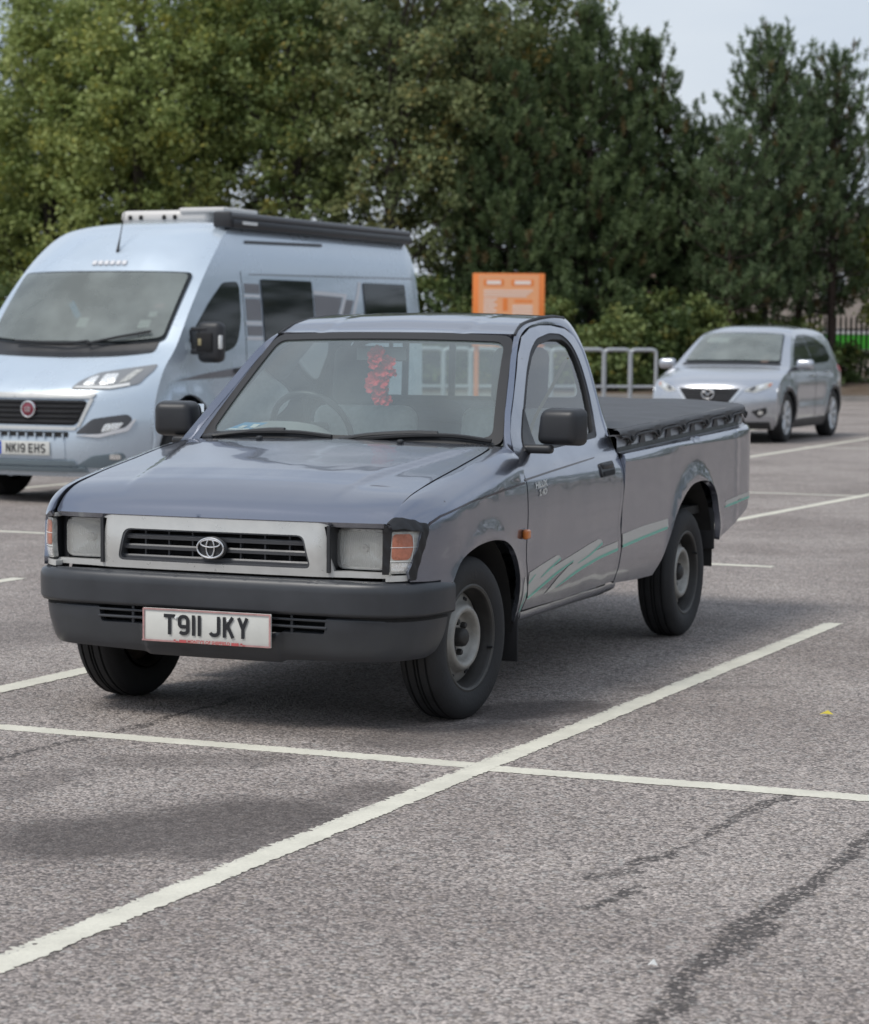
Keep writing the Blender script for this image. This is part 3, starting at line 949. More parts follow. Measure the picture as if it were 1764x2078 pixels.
for xx in (-.30, -.20, -.10, .10, .20, .30):
    MB().box((xx, gy(xx, -.082), .667), (.006, .02, .112)).build('grille_rib', 'grille_grey', gs, False)
em = MB()
ey = gy(0, -.03)
em.lathe([(0, -.006), (.040, -.006), (.046, 0), (.046, .009)], n=40)
em.V = [(v[1] * 1.36, ey + v[0] + .004, .664 + v[2] * .93) for v in em.V]
emb = em.build('emblem', 'plastic', gs)
def ering(rx, rz, cz, r):
    pts = [(rx * math.cos(a), ey - .006, .664 + cz + rz * math.sin(a)) for a in np.linspace(0, 2 * PI, 40, endpoint=False)]
    return MB().tube(pts, r, 8, closed=True)
ering(.0545, .0365, 0, .0040).build('emblem_ring', 'chrome', emb)
ering(.0165, .0330, .0005, .0034).build('emblem_ring', 'chrome', emb)
ering(.0400, .0135, .0165, .0034).build('emblem_ring', 'chrome', emb)

def mk_lamp(sgn):
    # black bucket, reflector bowl and ribbed glass
    yl = -.528
    bk = MB()
    bk.box((sgn * .57, yl + .105, .676), (.27, .01, .19))
    bk.box((sgn * .470, yl + .0, .676), (.012, .11, .17)); bk.box((sgn * .702, yl + .04, .676), (.012, .09, .17))
    bk.build('lamp_recess', 'plastic', truck, False)
    hl = panel('headlight', fillet([(sgn * .468, .602), (sgn * .668, .602), (sgn * .668, .750), (sgn * .468, .750)], .030),
               lambda x, z: np.stack([x, yl + .025 - .010 * (1 - ((x - sgn * .57) / .1) ** 2), z], -1), 'silver', truck,
               holes=[fillet([(sgn * .477, .611), (sgn * .659, .611), (sgn * .659, .741), (sgn * .477, .741)], .026)], step=.03, th=.03, out=(0, -1, 0))
    rows = []
    for i in range(9):
        r_ = i / 8
        row = []
        for k in range(32):
            a = 2 * PI * k / 32
            sq = max(abs(math.cos(a)), abs(math.sin(a)) )
            row.append((sgn * .5705 + .090 * r_ * math.cos(a) / sq ** .8, yl + .024 + .030 * (1 - r_ ** 2), .6755 + .066 * r_ * math.sin(a) / sq ** .8))
        row.append(row[0]); rows.append(row)
    MB().grid(rows).build('lamp_reflector', 'bowl', hl)
    MB().tube([(sgn * .5705, yl + .028, .676), (sgn * .5705, yl + .06, .676)], .016, 12).build('bulb_shield', 'white_in', hl)
    panel('headlight_glass', fillet([(sgn * .474, .608), (sgn * .662, .608), (sgn * .662, .744), (sgn * .474, .744)], .027),
          lambda x, z: np.stack([x, yl + .012 - .012 * (1 - ((x - sgn * .57) / .1) ** 2), z], -1), 'lens', hl, step=.04, th=0, out=(0, -1, 0), flange=False)
    # corner lamp wrapping round the wing
    ta, tb = t_of_x(.706), t_of_x(.812)
    def cmap(t, z):
        x, y = plan(t, -.024 + .004 * np.sin((z - .59) / .15 * PI))
        return np.stack([sgn * x, y, z], -1)
    def cin(t, z):
        x, y = plan(t, -.050)
        return np.stack([sgn * x, y, z], -1)
    outl = fillet([(ta + .004, .596), (tb - .034, .596), (tb - .012, .66), (tb, .70), (tb, .745), (ta + .014, .748)], .010)
    cl = panel('corner_lamp', outl, cmap, 'white_in', truck, step=.02, th=.02, out=(sgn * .6, -1, 0))
    tm = ta + (tb - ta) * .56
    panel('amber_bulb_window', fillet([(ta + .010, .645), (tm - .012, .645), (tm + .006, .69), (tm, .738), (ta + .016, .738)], .018), cmap, 'amber_in', cl, step=.02, th=0, off=.0015, out=(sgn * .6, -1, 0), flange=False)
    panel('side_light_window', fillet([(ta + .010, .604), (tm - .004, .604), (tm - .004, .634), (ta + .010, .634)], .005), cmap, 'reflector', cl, step=.02, th=0, off=.0015, out=(sgn * .6, -1, 0), flange=False)
    for z_, t0, t1 in ((.640, ta + .006, tb - .024), (.690, ta + .008, tb - .006)):
        pts = [tuple(cmap(np.array(t), np.array(z_))) for t in np.linspace(t0, t1, 9)]
        MB().tube([(p[0] + sgn * .001, p[1] - .002, p[2]) for p in pts], .0013, 5).build('lens_bar', 'white', cl)
    pts = [tuple(cmap(np.array(t), np.array(z))) for t, z in ((tm + .006, .735), (tm + .008, .69), (tm - .002, .645))]
    MB().tube([(p[0] + sgn * .001, p[1] - .002, p[2]) for p in pts], .0013, 5).build('lens_bar', 'white', cl)
    # dark backing behind lamps
    rows = []
    for t in np.linspace(ta - .03, tb + .09, 12):
        x, y = plan(t, -.075)
        rows.append([(sgn * float(x), float(y), .56), (sgn * float(x), float(y), .775)])
    MB().grid(rows).build('lamp_backing', 'plastic', truck)
    # silver strip under the corner lamp
    def smap(t, z):
        x, y = plan(t, -.022)
        return np.stack([sgn * x, y, z], -1)
    panel('lamp_trim', fillet([(ta - .012, .566), (tb - .030, .570), (tb - .028, .590), (ta - .012, .588)], .004), smap, 'silver', truck, step=.03, th=.03, out=(sgn * .6, -1, 0))
    panel('lamp_trim', fillet([(ta - .010, .754), (tb + .004, .752), (tb + .004, .764), (ta - .010, .768)], .003), smap, 'silver' if sgn < 0 else 'tape', truck, step=.03, th=.03, out=(sgn * .6, -1, 0))
    if sgn > 0:
        # strips of black tape round the replaced wing corner, stuck on the wing
        tm_ = lambda y, q: fender_map(y, q) + np.stack([.0014 * np.sin(y * 170 + q * 60), 0 * y, .0012 * np.sin(y * 90 - q * 140)], -1)
        panel('tape', [(-.574, SG(-.574, .60)), (-.540, SG(-.540, .40)), (-.50, SG(-.50, .20)), (-.467, .745), (-.490, .68), (-.522, .60), (-.517, .570), (-.493, .570), (-.470, .64), (-.438, .735), (-.432, .772), (-.470, SG(-.470, .30)), (-.520, SG(-.520, .58)), (-.556, SG(-.556, .93)), (-.574, SG(-.574, .97))],
              tm_, 'tape', truck, step=.012, th=.001, off=.003, out=(.6, -.6, .3))
        def tmap(t, z):
            x, y = plan(t, -.020 + .0012 * np.sin(t * 120 + z * 90))
            return np.stack([x, y, z], -1)
        panel('tape', [(ta - .026, .592), (ta + .002, .592), (ta + .012, .752), (ta - .022, .755)], tmap, 'tape', truck, step=.012, th=.001, out=(.6, -1, 0))
        panel('tape', [(ta - .022, .747), (ta + .05, .748), (tb - .01, .747), (tb + .004, .757), (ta + .05, .768), (ta - .018, .768)], tmap, 'tape', truck, step=.012, th=.001, off=.004, out=(.6, -1, 0))
for s_ in (1, -1):
    mk_lamp(s_)

# ---- load bed
ZB = lambda y: .940 + .031 * (np.asarray(y) - 1.70)
def bed_map(y, s):
    zt = ZB(y); r = .03
    z0 = zt - r
    ph = ST((s - z0) / .047) * PI / 2
    xb = np.where(s < .62, BX(s), .836 + 0 * s) - .050 * ST((y - 3.76) / .20) ** 2
    d = np.sqrt((y - 2.82) ** 2 + (s - .345) ** 2)
    xb = xb + .014 * np.exp(-((d - .435) / .045) ** 2) * ST((s - .3) / .2)
    xb = xb + .004 * np.exp(-((y - 3.56) / .03) ** 2) * ST((s - .45) / .1)
    x = xb - r * (1 - np.cos(ph))
    z = np.where(s > z0, z0 + r * np.sin(ph), s)
    return np.stack([x, y, z], -1)
ARCH_R = [(2.245, .350), (2.33, .42), (2.392, .523), (2.455, .60), (2.535, .667), (2.704, .738), (2.83, .757), (2.946, .757), (3.05, .745), (3.128, .722), (3.185, .685), (3.214, .64), (3.245, .56), (3.256, .50), (3.262, .44)]
arcr = catmull(ARCH_R, 5)
def mk_bed(sgn, mm):
    o = [(1.660, .366), (2.03, .352)] + arcr + [(3.345, .461), (3.50, .495), (3.645, .533), (3.74, .56), (3.80, .588), (3.84, .65), (3.872, .737), (3.892, .80), (3.908, .862), (3.930, float(ZB(3.93)) + .010)]
    o += [(y, float(ZB(y)) + .016) for y in (3.5, 3.0, 2.5, 2.0)] + [(1.735, float(ZB(1.735)) + .016), (1.728, .90), (1.718, .79), (1.690, .70), (1.684, .60), (1.700, .52), (1.688, .44)]
    bs = panel('bed_side', o, mm(bed_map), 'paint', truck, step=.045, th=.03, out=(sgn, 0, 0))
    def band(name, cl, mat, off):
        panel(name, [p[:2] for p in cl] + [(p[0], p[1] - p[2]) for p in cl[::-1]], mm(bed_map), mat, bs, step=.04, th=0, off=off, out=(sgn, 0, 0), flange=False)
    band('pale_stripe', [(1.697, .582, .050), (2.0, .598, .046), (2.375, .606, .040)], 'stripe_grey', .0016)
    band('green_stripe', [(1.70, .535, .014), (2.0, .553, .013), (2.36, .571, .012)], 'stripe_green', .003)
    band('pale_stripe', [(3.36, .632, .030), (3.60, .647, .030), (3.815, .655, .028)], 'stripe_grey', .0016)
    band('green_stripe', [(3.345, .603, .004), (3.40, .612, .012), (3.60, .622, .012), (3.815, .634, .011)], 'stripe_green', .003)
    # rail above the shoulder
    rows = []
    for y in np.linspace(1.735, 3.90, 24):
        zt = float(ZB(y)); sh = .05 * max(0, (y - 3.76) / .2) ** 2
        rows.append([(sgn * (.804 - sh), y, zt - .002), (sgn * (.792 - sh), y, zt + .004), (sgn * (.790 - sh), y, zt + .060), (sgn * (.780 - sh), y, zt + .072), (sgn * (.74 - sh), y, zt + .072)])
    MB().grid(rows).build('bed_rail', 'rail', bs)
    st = MB()
    rows = []
    for y in np.linspace(1.74, 3.72, 20):
        zt = float(ZB(y)); rows.append([(sgn * .7975, y, zt + .0025), (sgn * .7935, y, zt + .022)])
    MB().grid(rows).build('rail_reflection', 'tape', bs)  # dark strip painted for the dark reflection in the rail's top face
both(mk_bed)
def tail_map(x, z):
    return np.stack([x, 3.925 - (1.0 - z) * .12 + 0 * x - .02 * (np.abs(x) / .77) ** 4, z], -1)
panel('tailgate', fillet([(-.76, .56), (.76, .56), (.765, 1.0), (-.765, 1.0)], .02), tail_map, 'paint', truck, step=.1, th=.04, out=(0, 1, 0))
b = MB().box((0, 2.83, .60), (1.50, 2.15, .04)); b.build('bed_floor', 'chassis', truck, False)

# ---- tonneau cover with its lip, hooks and webs
def cover_z(x, y):
    e = ZB(y) + .100
    return e + .018 * (1 - (np.abs(x) / .78) ** 4) + .005 * np.sin(y * 5.1 + x * 3) * (1 - (x / .78) ** 2) + .004 * np.sin(x * 11 + y * 2.3) * (1 - (x / .78) ** 2)
rows = []
for y in np.linspace(1.80, 3.945, 40):
    sh = .05 * max(0, (y - 3.76) / .2) ** 2
    r0 = []
    for a in np.linspace(-1, 1, 31):
        x = a * (.772 - sh)
        r0.append((x, y, float(cover_z(np.array(x), np.array(y)))))
    rows.append(r0)
cov = MB().grid(rows).build('tonneau_cover', 'cover', truck)
hooks = [1.90, 2.30, 2.70, 3.10, 3.50, 3.84]
def mk_lip(sgn):
    rows = []
    for y in np.linspace(1.735, 3.945, 90):
        sh = .05 * max(0, (y - 3.76) / .2) ** 2
        zt = float(ZB(y))
        dh = min(abs(y - h) for h in hooks)
        pull = .030 * math.exp(-(dh / .045) ** 2) + .012 * min(1, dh / .2) * -0.6
        zb = zt + .066 - pull
        rows.append([(sgn * (.772 - sh), y, zt + .1), (sgn * (.792 - sh), y, zt + .099), (sgn * (.803 - sh), y, zt + .090), (sgn * (.8065 - sh), y, zb + .008), (sgn * (.803 - sh), y, zb)])
    MB().grid(rows).build('cover_lip', 'cover', cov)
    rp = []
    for y in np.linspace(1.75, 3.93, 110):
        sh = .05 * max(0, (y - 3.76) / .2) ** 2
        zt = float(ZB(y)); dh = min(abs(y - h) for h in hooks)
        z = zt + .066 - .030 * math.exp(-(dh / .05) ** 2)
        rp.append((sgn * (.8085 - sh), y, z))
    MB().tube(rp, .0060, 7).build('cover_rope', 'black_rubber', cov)
    for h in hooks:
        zt = float(ZB(h)); sh = .05 * max(0, (h - 3.76) / .2) ** 2
        MB().box((sgn * (.812 - sh), h, zt + .055), (.014, .018, .026), r=.005).build('cover_hook', 'plastic', cov)
        for dy, w1, w2 in ((0, .010, .032), (.19, .030, .045)):
            y = h + dy
            if y > 3.80: continue
            z0 = float(ZB(y))
            mk('cover_web', [(sgn * .7965, y - w2, z0 + .020), (sgn * .7965, y + w2, z0 + .022), (sgn * .7985, y + w1, z0 + .048), (sgn * .7985, y + w1 * .8, z0 + .072), (sgn * .7985, y - w1 * .8, z0 + .072), (sgn * .7985, y - w1, z0 + .048)],
               [(0, 1, 2, 3, 4, 5)], 'cover', cov, False)
for s_ in (1, -1):
    mk_lip(s_)

# ---- wheels
def make_wheel():
    root = bpy.data.objects.new('wheel', None); root.empty_display_size = .1
    link(root, truck)
    R = .311
    tp = [(.196, .062), (.200, .072), (.215, .081), (.245, .087), (.272, .085), (.292, .075), (.303, .064), (.3085, .056)]
    g = []
    for xg in (.040, .008, -.008, -.040):
        g.append(xg)
    tr = [(.3095, .046), (.302, .044), (.302, .038), (.3105, .036), (R, .012), (.302, .010), (.302, .004), (R, .002), (R, -.002), (.302, -.004), (.302, -.010), (R, -.012), (.3105, -.036), (.302, -.038), (.302, -.044), (.3095, -.046)]
    MB().lathe(tp + tr + [(r, -x) for r, x in tp[::-1]], n=72).build('tyre', 'tyre', root, angle=35)
    rim = MB().lathe([(.194, .058), (.2005, .066), (.2055, .070), (.205, .075), (.199, .077), (.190, .073), (.186, .062), (.181, .045), (.176, .030), (.1745, .016), (.172, -.06), (.19, -.075)], n=64).build('rim', 'rim_dark', root, angle=60)
    rr = MB().lathe([(.2055, .0705), (.2052, .0755), (.199, .0775), (.1905, .0735), (.1870, .064)], n=64).build('rim_lip', 'lip', rim)
    # stamped disc: outer flange, raised ring, deep centre
    disc = MB().lathe([(.1745, .010), (.168, .016), (.155, .020), (.140, .024), (.132, .032), (.124, .050), (.115, .058), (.104, .058), (.096, .052), (.090, .036), (.084, .022), (.076, .014), (.045, .012), (.036, .012)], n=64).build('wheel_disc', 'rim', rim, angle=60)
    hub = MB().lathe([(.036, .012), (.036, .040), (.033, .050), (.024, .057), (.0, .059)], n=28).build('hub_cap', 'rim_dark', rim)
    for k in range(6):
        a = 2 * PI * k / 6 + .3
        nut = MB().lathe([(.0125, .012), (.0125, .024), (.0105, .032), (.0, .036)], n=6)
        nut.V = [(v[0], v[1] + .060 * math.cos(a), v[2] + .060 * math.sin(a)) for v in nut.V]
        nut.build('wheel_nut', 'rim_dark', rim)
    for k in range(8):
        a = 2 * PI * k / 8
        m = MB().box((0, 0, 0), (.006, .026, .012), r=.002)
        ca, sa = math.cos(a), math.sin(a)
        m.V = [(v[0] + .0235, (v[2] + .150) * ca - v[1] * sa, (v[2] + .150) * sa + v[1] * ca) for v in m.V]
        m.build('vent_slot', 'dark', rim)
    vs_ = MB().tube([(.060, .183 * math.cos(2.4 + PI), .183 * math.sin(2.4 + PI)), (.086, .176 * math.cos(2.4 + PI), .176 * math.sin(2.4 + PI))], .005, 8).build('valve', 'black_rubber', rim)
    MB().lathe([(.168, -.02), (.14, -.03), (0, -.03)], n=32).build('brake_drum', 'brake', rim)
    return root
w0 = make_wheel()
WR = .309
w0.location = (.722, 0, WR); w0.rotation_euler = (math.radians(25), 0, math.radians(-5))
def place(loc, rx, rz):
    c = dup(w0, loc, parent=truck)
    c.rotation_euler = (math.radians(rx), 0, math.radians(rz))
place((-.672, 0, WR), 10, 176)
place((.708, 2.855, WR), 70, 0)
place((-.708, 2.855, WR), 40, 180)

# ---- inner arches, mud flaps, chassis
for sgn in (1, -1):
    for cy, cz, r, nm in ((.05, .33, .37, 'front'), (2.82, .36, .43, 'rear')):
        rows = []
        for k in range(17):
            a = PI * (-.04 + 1.02 * k / 16)
            y = cy + r * math.cos(a); z = cz + r * math.sin(a)
            rows.append([(sgn * .80, y, z), (sgn * .50, y, z)])
        MB().grid(rows).build('wheel_arch_liner', 'chassis', truck)
        MB().box((sgn * .49, cy, cz + .22), (.012, 1.9 * r, .45)).build('inner_wing', 'chassis', truck, False)
    MB().box((sgn * .715, .475, .285), (.185, .012, .25), r=.005).build('mud_flap', 'black_rubber', truck)
    MB().box((sgn * .72, 3.235, .50), (.19, .012, .21), r=.005).build('mud_flap', 'black_rubber', truck)
b = MB()
for sgn in (1, -1):
    b.box((sgn * .40, 1.8, .40), (.09, 4.0, .12))
b.box((0, 1.1, .40), (1.34, 1.15, .10)); b.box((0, .0, .42), (.9, 1.0, .30)); b.box((0, -.42, .36), (1.1, .06, .14))
b.box((0, 2.0, .45), (1.2, .2, .1)); b.box((0, 3.7, .50), (1.3, .10, .12))
b.build('chassis', 'chassis', truck, False)
b = MB().tube([(-.62, 0, .30), (.62, 0, .30)], .035, 10)
b.tube([(-.62, 2.855, .309), (.62, 2.855, .309)], .045, 12)
b.lathe([(.0, -.11), (.10, -.07), (.115, 0), (.10, .07), (0, .11)], (0, 2.855, .309), 16)
b.build('axle', 'chassis', truck)
b = MB().tube([(.18, .2, .33), (.18, -.35, .28)], .045, 10); b.build('tow_bracket', 'chassis', truck)
MB().tube([(.36, .6, .30), (.42, 1.7, .29), (.55, 2.2, .30)], .03, 10).build('exhaust_pipe', 'brake', truck)
MB().box((.45, 1.95, .33), (.28, .55, .16), r=.03).build('fuel_tank', 'chassis', truck)

# ---- door mirrors
def mk_mirror(sgn):
    b = MB()
    bm = bmesh.new()
    bmesh.ops.create_cube(bm, size=1.0)
    bmesh.ops.scale(bm, vec=(.212, .115, .158), verts=bm.verts)
    for v in bm.verts:
        if v.co.y < 0:
            v.co.x *= .84; v.co.z *= .86
        if v.co.x * sgn < 0 and v.co.z > 0: v.co.x += sgn * .022
        if v.co.x * sgn < 0 and v.co.z < 0: v.co.x += sgn * .004
    bmesh.ops.bevel(bm, geom=list(bm.edges), offset=.030, segments=4, profile=.5, affect='EDGES')
    bmesh.ops.rotate(bm, matrix=Matrix.Rotation(sgn * -.14, 3, 'Z'), verts=bm.verts)
    cx = .885 if sgn > 0 else .868
    bmesh.ops.translate(bm, vec=(sgn * cx, .73, 1.088), verts=bm.verts)
    bm.verts.index_update()
    b.add([v.co for v in bm.verts], [[v.index for v in f.verts] for f in bm.faces]); bm.free()
    m = b.build('door_mirror', 'plastic', truck)
    MB().box((sgn * cx, .794, 1.088), (.175, .004, .125), rot=Matrix.Rotation(sgn * -.14, 3, 'Z'), r=.0015).build('mirror_glass', 'mirror', m)
    MB().box((sgn * .805, .690, .998), (.125, .050, .036), r=.014, seg=3).build('mirror_arm', 'plastic', m)
for s_ in (1, -1):
    mk_mirror(s_)

# ---- cab interior
b = MB().box((0, 1.15, .50), (1.50, 1.15, .04)); b.build('cab_floor', 'dark', truck, False)
dsh = MB()
prof = [(.60, .985), (.66, 1.005), (.80, 1.010), (.90, 1.000), (.955, .965), (.965, .90), (.93, .75), (.90, .55)]
rows = []
for x in np.linspace(-.69, .69, 41):
    hump = .075 * math.exp(-((x + .385) / .20) ** 4)
    rows.append([(x, y - .05 * (1 - (x / .7) ** 2), z + hump * (1 if .7 < y < .96 and z > .95 else 0)) for y, z in prof])
dsh.grid(rows).build('dashboard', 'interior', truck, angle=60)
sw = MB()
tilt = Matrix.Rotation(math.radians(-62), 3, 'X')
ring = [Vector((-.385, 1.06, 1.035)) + tilt @ Vector((.185 * math.cos(a), .185 * math.sin(a), 0)) for a in np.linspace(0, 2 * PI, 40, endpoint=False)]
sw.tube(ring, .0145, 10, closed=True)
for a in (0.25, PI - .25, -PI / 2):
    sw.tube([Vector((-.385, 1.06, 1.035)) + tilt @ Vector((.05 * math.cos(a), .05 * math.sin(a), -.02)), Vector((-.385, 1.06, 1.035)) + tilt @ Vector((.18 * math.cos(a), .18 * math.sin(a), 0))], .013, 8)
sw.box(Vector((-.385, 1.055, 1.03)), (.14, .05, .12), rot=tilt, r=.02)
sw.build('steering_wheel', 'plastic', truck)
for cx in (-.36, .37):
    s_ = MB().box((cx, 1.535, .86), (.50, .13, .56), rot=Matrix.Rotation(math.radians(-10), 3, 'X'), r=.06, seg=4)
    s_.box((cx, 1.28, .62), (.50, .50, .14), r=.05, seg=3)
    st = s_.build('seat', 'fabric2', truck)
    hx = cx - (.035 if cx < 0 else -.01)
    MB().box((hx, 1.60, 1.272), (.27 if cx < 0 else .26, .10, .27), rot=Matrix.Rotation(math.radians(-8), 3, 'X'), r=.05, seg=4).build('headrest', 'fabric', st)
# belt reel strap by the left rear pillar
bl = catmull([(.60, 1.60, 1.36), (.56, 1.50, 1.22), (.52, 1.42, 1.10), (.50, 1.36, .98), (.46, 1.33, .86)], 6)
MB().grid([[(p[0] - .004, p[1] - .014, p[2]), (p[0] + .004, p[1] + .014, p[2])] for p in bl]).build('seat_belt', 'belt', truck)
# headlining, so that the roof is dark inside
panel('headlining', fillet([(-.50, 1.10), (.50, 1.10), (.47, 1.78), (-.47, 1.78)], .03), lambda x, y: roof_map(x, y) - np.array([0, 0, .045]), 'fabric2', truck, step=.12, th=.0, out=(0, 0, -1), flange=False)
rvm = MB().box((-.045, 1.05, 1.372), (.245, .022, .062), r=.010, seg=3).build('rear_view_mirror', 'plastic', truck)
MB().box((-.045, 1.037, 1.372), (.232, .002, .052), r=.0008).build('mirror_back', 'interior', rvm)
MB().tube([(-.01, 1.06, 1.395), (0, 1.035, 1.445)], .009, 8).build('mirror_stalk', 'plastic', rvm)
# ================================================================= GROUND
def asphalt_mat():
    m, nt, out = new_mat('worn_pinkish_grey_asphalt')
    geo = nd(nt, 'ShaderNodeNewGeometry')
    pos = geo.outputs['Position']
    big = nd(nt, 'ShaderNodeTexNoise', {'Vector': pos, 'Scale': .55, 'Detail': 7.0, 'Roughness': .62})
    mid = nd(nt, 'ShaderNodeTexNoise', {'Vector': pos, 'Scale': 4.5, 'Detail': 6.0, 'Roughness': .65})
    v1 = nd(nt, 'ShaderNodeTexVoronoi', {'Vector': pos, 'Scale': 112.0, 'Randomness': 1.0})
    v2 = nd(nt, 'ShaderNodeTexVoronoi', {'Vector': pos, 'Scale': 75.0, 'Randomness': 1.0})
    base = mixc(nt, sstep(nt, big.outputs['Fac'], .34, .62), (.272, .232, .210), (.412, .362, .330))
    base = mixc(nt, math_(nt, 'MULTIPLY', sstep(nt, mid.outputs['Fac'], .40, .72), .35), base, (.205, .178, .165))
    # single chippings: each cell its own tone
    s1 = nd(nt, 'ShaderNodeSeparateColor', {0: v1.outputs['Color']})
    tone = nd(nt, 'ShaderNodeMapRange', {'Value': s1.outputs[0], 'From Min': 0, 'From Max': 1, 'To Min': .36, 'To Max': 1.66})
    base = mixc(nt, 1.0, base, nd(nt, 'ShaderNodeCombineColor', {0: tone.outputs[0], 1: tone.outputs[0], 2: tone.outputs[0]}).outputs[0], 'MULTIPLY')
    s2 = nd(nt, 'ShaderNodeSeparateColor', {0: v2.outputs['Color']})
    base = mixc(nt, math_(nt, 'MULTIPLY', math_(nt, 'GREATER_THAN', s2.outputs[0], .93), .6), base, (.50, .48, .45))
    base = mixc(nt, math_(nt, 'MULTIPLY', math_(nt, 'LESS_THAN', s2.outputs[1], .06), .7), base, (.07, .062, .06))
    base = mixc(nt, math_(nt, 'MULTIPLY', math_(nt, 'GREATER_THAN', s2.outputs[2], .93), .35), base, (.33, .27, .21))
    # bitumen gaps between the chippings
    gap = sstep(nt, v1.outputs['Distance'], .35, .75)
    base = mixc(nt, math_(nt, 'MULTIPLY', gap, .45), base, (.12, .107, .104))
    # stains with shapes of their own: tar trails, drips and damp patches
    nv = nd(nt, 'ShaderNodeTexNoise', {'Vector': pos, 'Scale': 3.0, 'Detail': 5.0, 'Roughness': .7})
    wob = nd(nt, 'ShaderNodeVectorMath', {0: nv.outputs['Color'], 1: (.5, .5, .5)}, operation='SUBTRACT')
    wob2 = nd(nt, 'ShaderNodeVectorMath', {0: wob.outputs[0], 1: (.20, .20, 0)}, operation='MULTIPLY')
    p2 = nd(nt, 'ShaderNodeVectorMath', {0: pos, 1: wob2.outputs[0]}, operation='ADD').outputs[0]
    fine = nd(nt, 'ShaderNodeTexNoise', {'Vector': pos, 'Scale': 26.0, 'Detail': 5.0, 'Roughness': .75})
    def seg(a, b, w, soft, k):
        a = np.array([*a, 0.0]); b = np.array([*b, 0.0]); d = b - a; L2 = float(d @ d)
        pa = nd(nt, 'ShaderNodeVectorMath', {0: p2, 1: tuple(a)}, operation='SUBTRACT').outputs[0]
        t = nd(nt, 'ShaderNodeVectorMath', {0: pa, 1: tuple(d / L2)}, operation='DOT_PRODUCT').outputs['Value']
        t = math_(nt, 'ADD', t, 0.0, True)
        pr = nd(nt, 'ShaderNodeVectorMath', {0: tuple(d)}, operation='SCALE'); nt.links.new(t, pr.inputs['Scale'])
        df = nd(nt, 'ShaderNodeVectorMath', {0: pa, 1: pr.outputs[0]}, operation='SUBTRACT').outputs[0]
        ln = nd(nt, 'ShaderNodeVectorMath', {0: df}, operation='LENGTH').outputs['Value']
        return math_(nt, 'MULTIPLY', sstep(nt, ln, w + soft, w), k)
    tar = [((2.66, -3.75), (2.62, -3.1), .012, .050, .8), ((2.62, -3.1), (2.645, -2.70), .026, .060, .85), ((2.645, -2.70), (2.655, -2.10), .010, .040, .8), ((2.655, -2.1), (2.66, -1.4), .010, .035, .7), ((2.66, -1.4), (2.70, -.2), .01, .04, .45),
           ((2.20, -2.70), (2.245, -2.42), .008, .03, .7), ((2.10, -2.38), (2.18, -2.25), .02, .05, .5), ((2.16, -2.16), (2.22, -1.99), .015, .03, .65), ((2.22, -1.99), (2.225, -1.70), .006, .02, .5), ((2.22, -1.70), (2.245, -1.33), .008, .03, .7), ((2.245, -1.33), (2.28, -1.03), .012, .045, .7),
           ((-.35, -1.55), (-.26, -.84), .010, .03, .55), ((-.26, -.84), (-.24, .1), .010, .03, .6), ((3.4, -.3), (3.6, .9), .03, .08, .5)]
    damp = [((.60, -2.50), (.93, -2.00), .16, .26, .95), ((.98, -2.45), (1.04, -2.0), .09, .16, .85), ((1.0, -2.0), (1.05, -1.45), .05, .14, .65), ((.0, -1.98), (.02, -1.62), .05, .10, .45), ((.08, -1.36), (.50, -1.12), .06, .12, .5), ((.45, -2.2), (.5, -2.0), .03, .12, .35),
            ((.85, .18), (1.02, .42), .12, .12, .85), ((.75, -.55), (1.0, -.2), .12, .2, .7), ((.1, -.5), (.6, -.3), .05, .25, .5), ((-2.2, 1.4), (-1.7, 2.3), .2, .4, .5), ((1.6, 1.3), (1.1, 1.0), .02, .07, .4), ((.2, -.55), (.9, -.62), .04, .15, .45)]
    acc = None
    for s in tar:
        v = seg(*s); acc = v if acc is None else math_(nt, 'MAXIMUM', acc, v)
    accd = None
    for s in damp:
        v = seg(*s); accd = v if accd is None else math_(nt, 'MAXIMUM', accd, v)
    brk = sstep(nt, fine.outputs['Fac'], .30, .60)
    keep = math_(nt, 'LESS_THAN', s1.outputs[2], .74)
    crisp = sstep(nt, math_(nt, 'MULTIPLY', acc, math_(nt, 'ADD', brk, .25)), .22, .62)
    base = mixc(nt, math_(nt, 'MULTIPLY', crisp, math_(nt, 'ADD', math_(nt, 'MULTIPLY', keep, .72), .12)), base, (.046, .040, .038))
    base = mixc(nt, math_(nt, 'MULTIPLY', accd, nd(nt, 'ShaderNodeMapRange', {'Value': fine.outputs['Fac'], 'From Min': .3, 'From Max': .7, 'To Min': .60, 'To Max': 1.0}).outputs[0]), base, (.072, .060, .056))
    spots = nd(nt, 'ShaderNodeTexNoise', {'Vector': pos, 'Scale': 2.1, 'Detail': 8.0, 'Roughness': .78})
    base = mixc(nt, math_(nt, 'MULTIPLY', sstep(nt, spots.outputs['Fac'], .60, .70), .55), base, (.060, .052, .050))
    h = math_(nt, 'SUBTRACT', math_(nt, 'MULTIPLY', s1.outputs[1], .6), math_(nt, 'MULTIPLY', v1.outputs['Distance'], .9))
    bp = nd(nt, 'ShaderNodeBump', {'Height': h, 'Strength': .8, 'Distance': .006})
    b = nd(nt, 'ShaderNodeBsdfPrincipled', {'Base Color': base, 'Roughness': .80, 'Specular IOR Level': .35, 'Normal': bp.outputs[0]})
    nt.links.new(b.outputs[0], out.inputs['Surface'])
    return m
MT['asphalt'] = asphalt_mat()
n_ = 40
xs_ = np.concatenate([[-900, -300, -120], np.linspace(-60, 40, 26), [120, 300, 900]])
ys_ = np.concatenate([[-200, -60], np.linspace(-20, 80, 26), [150, 400, 1500]])
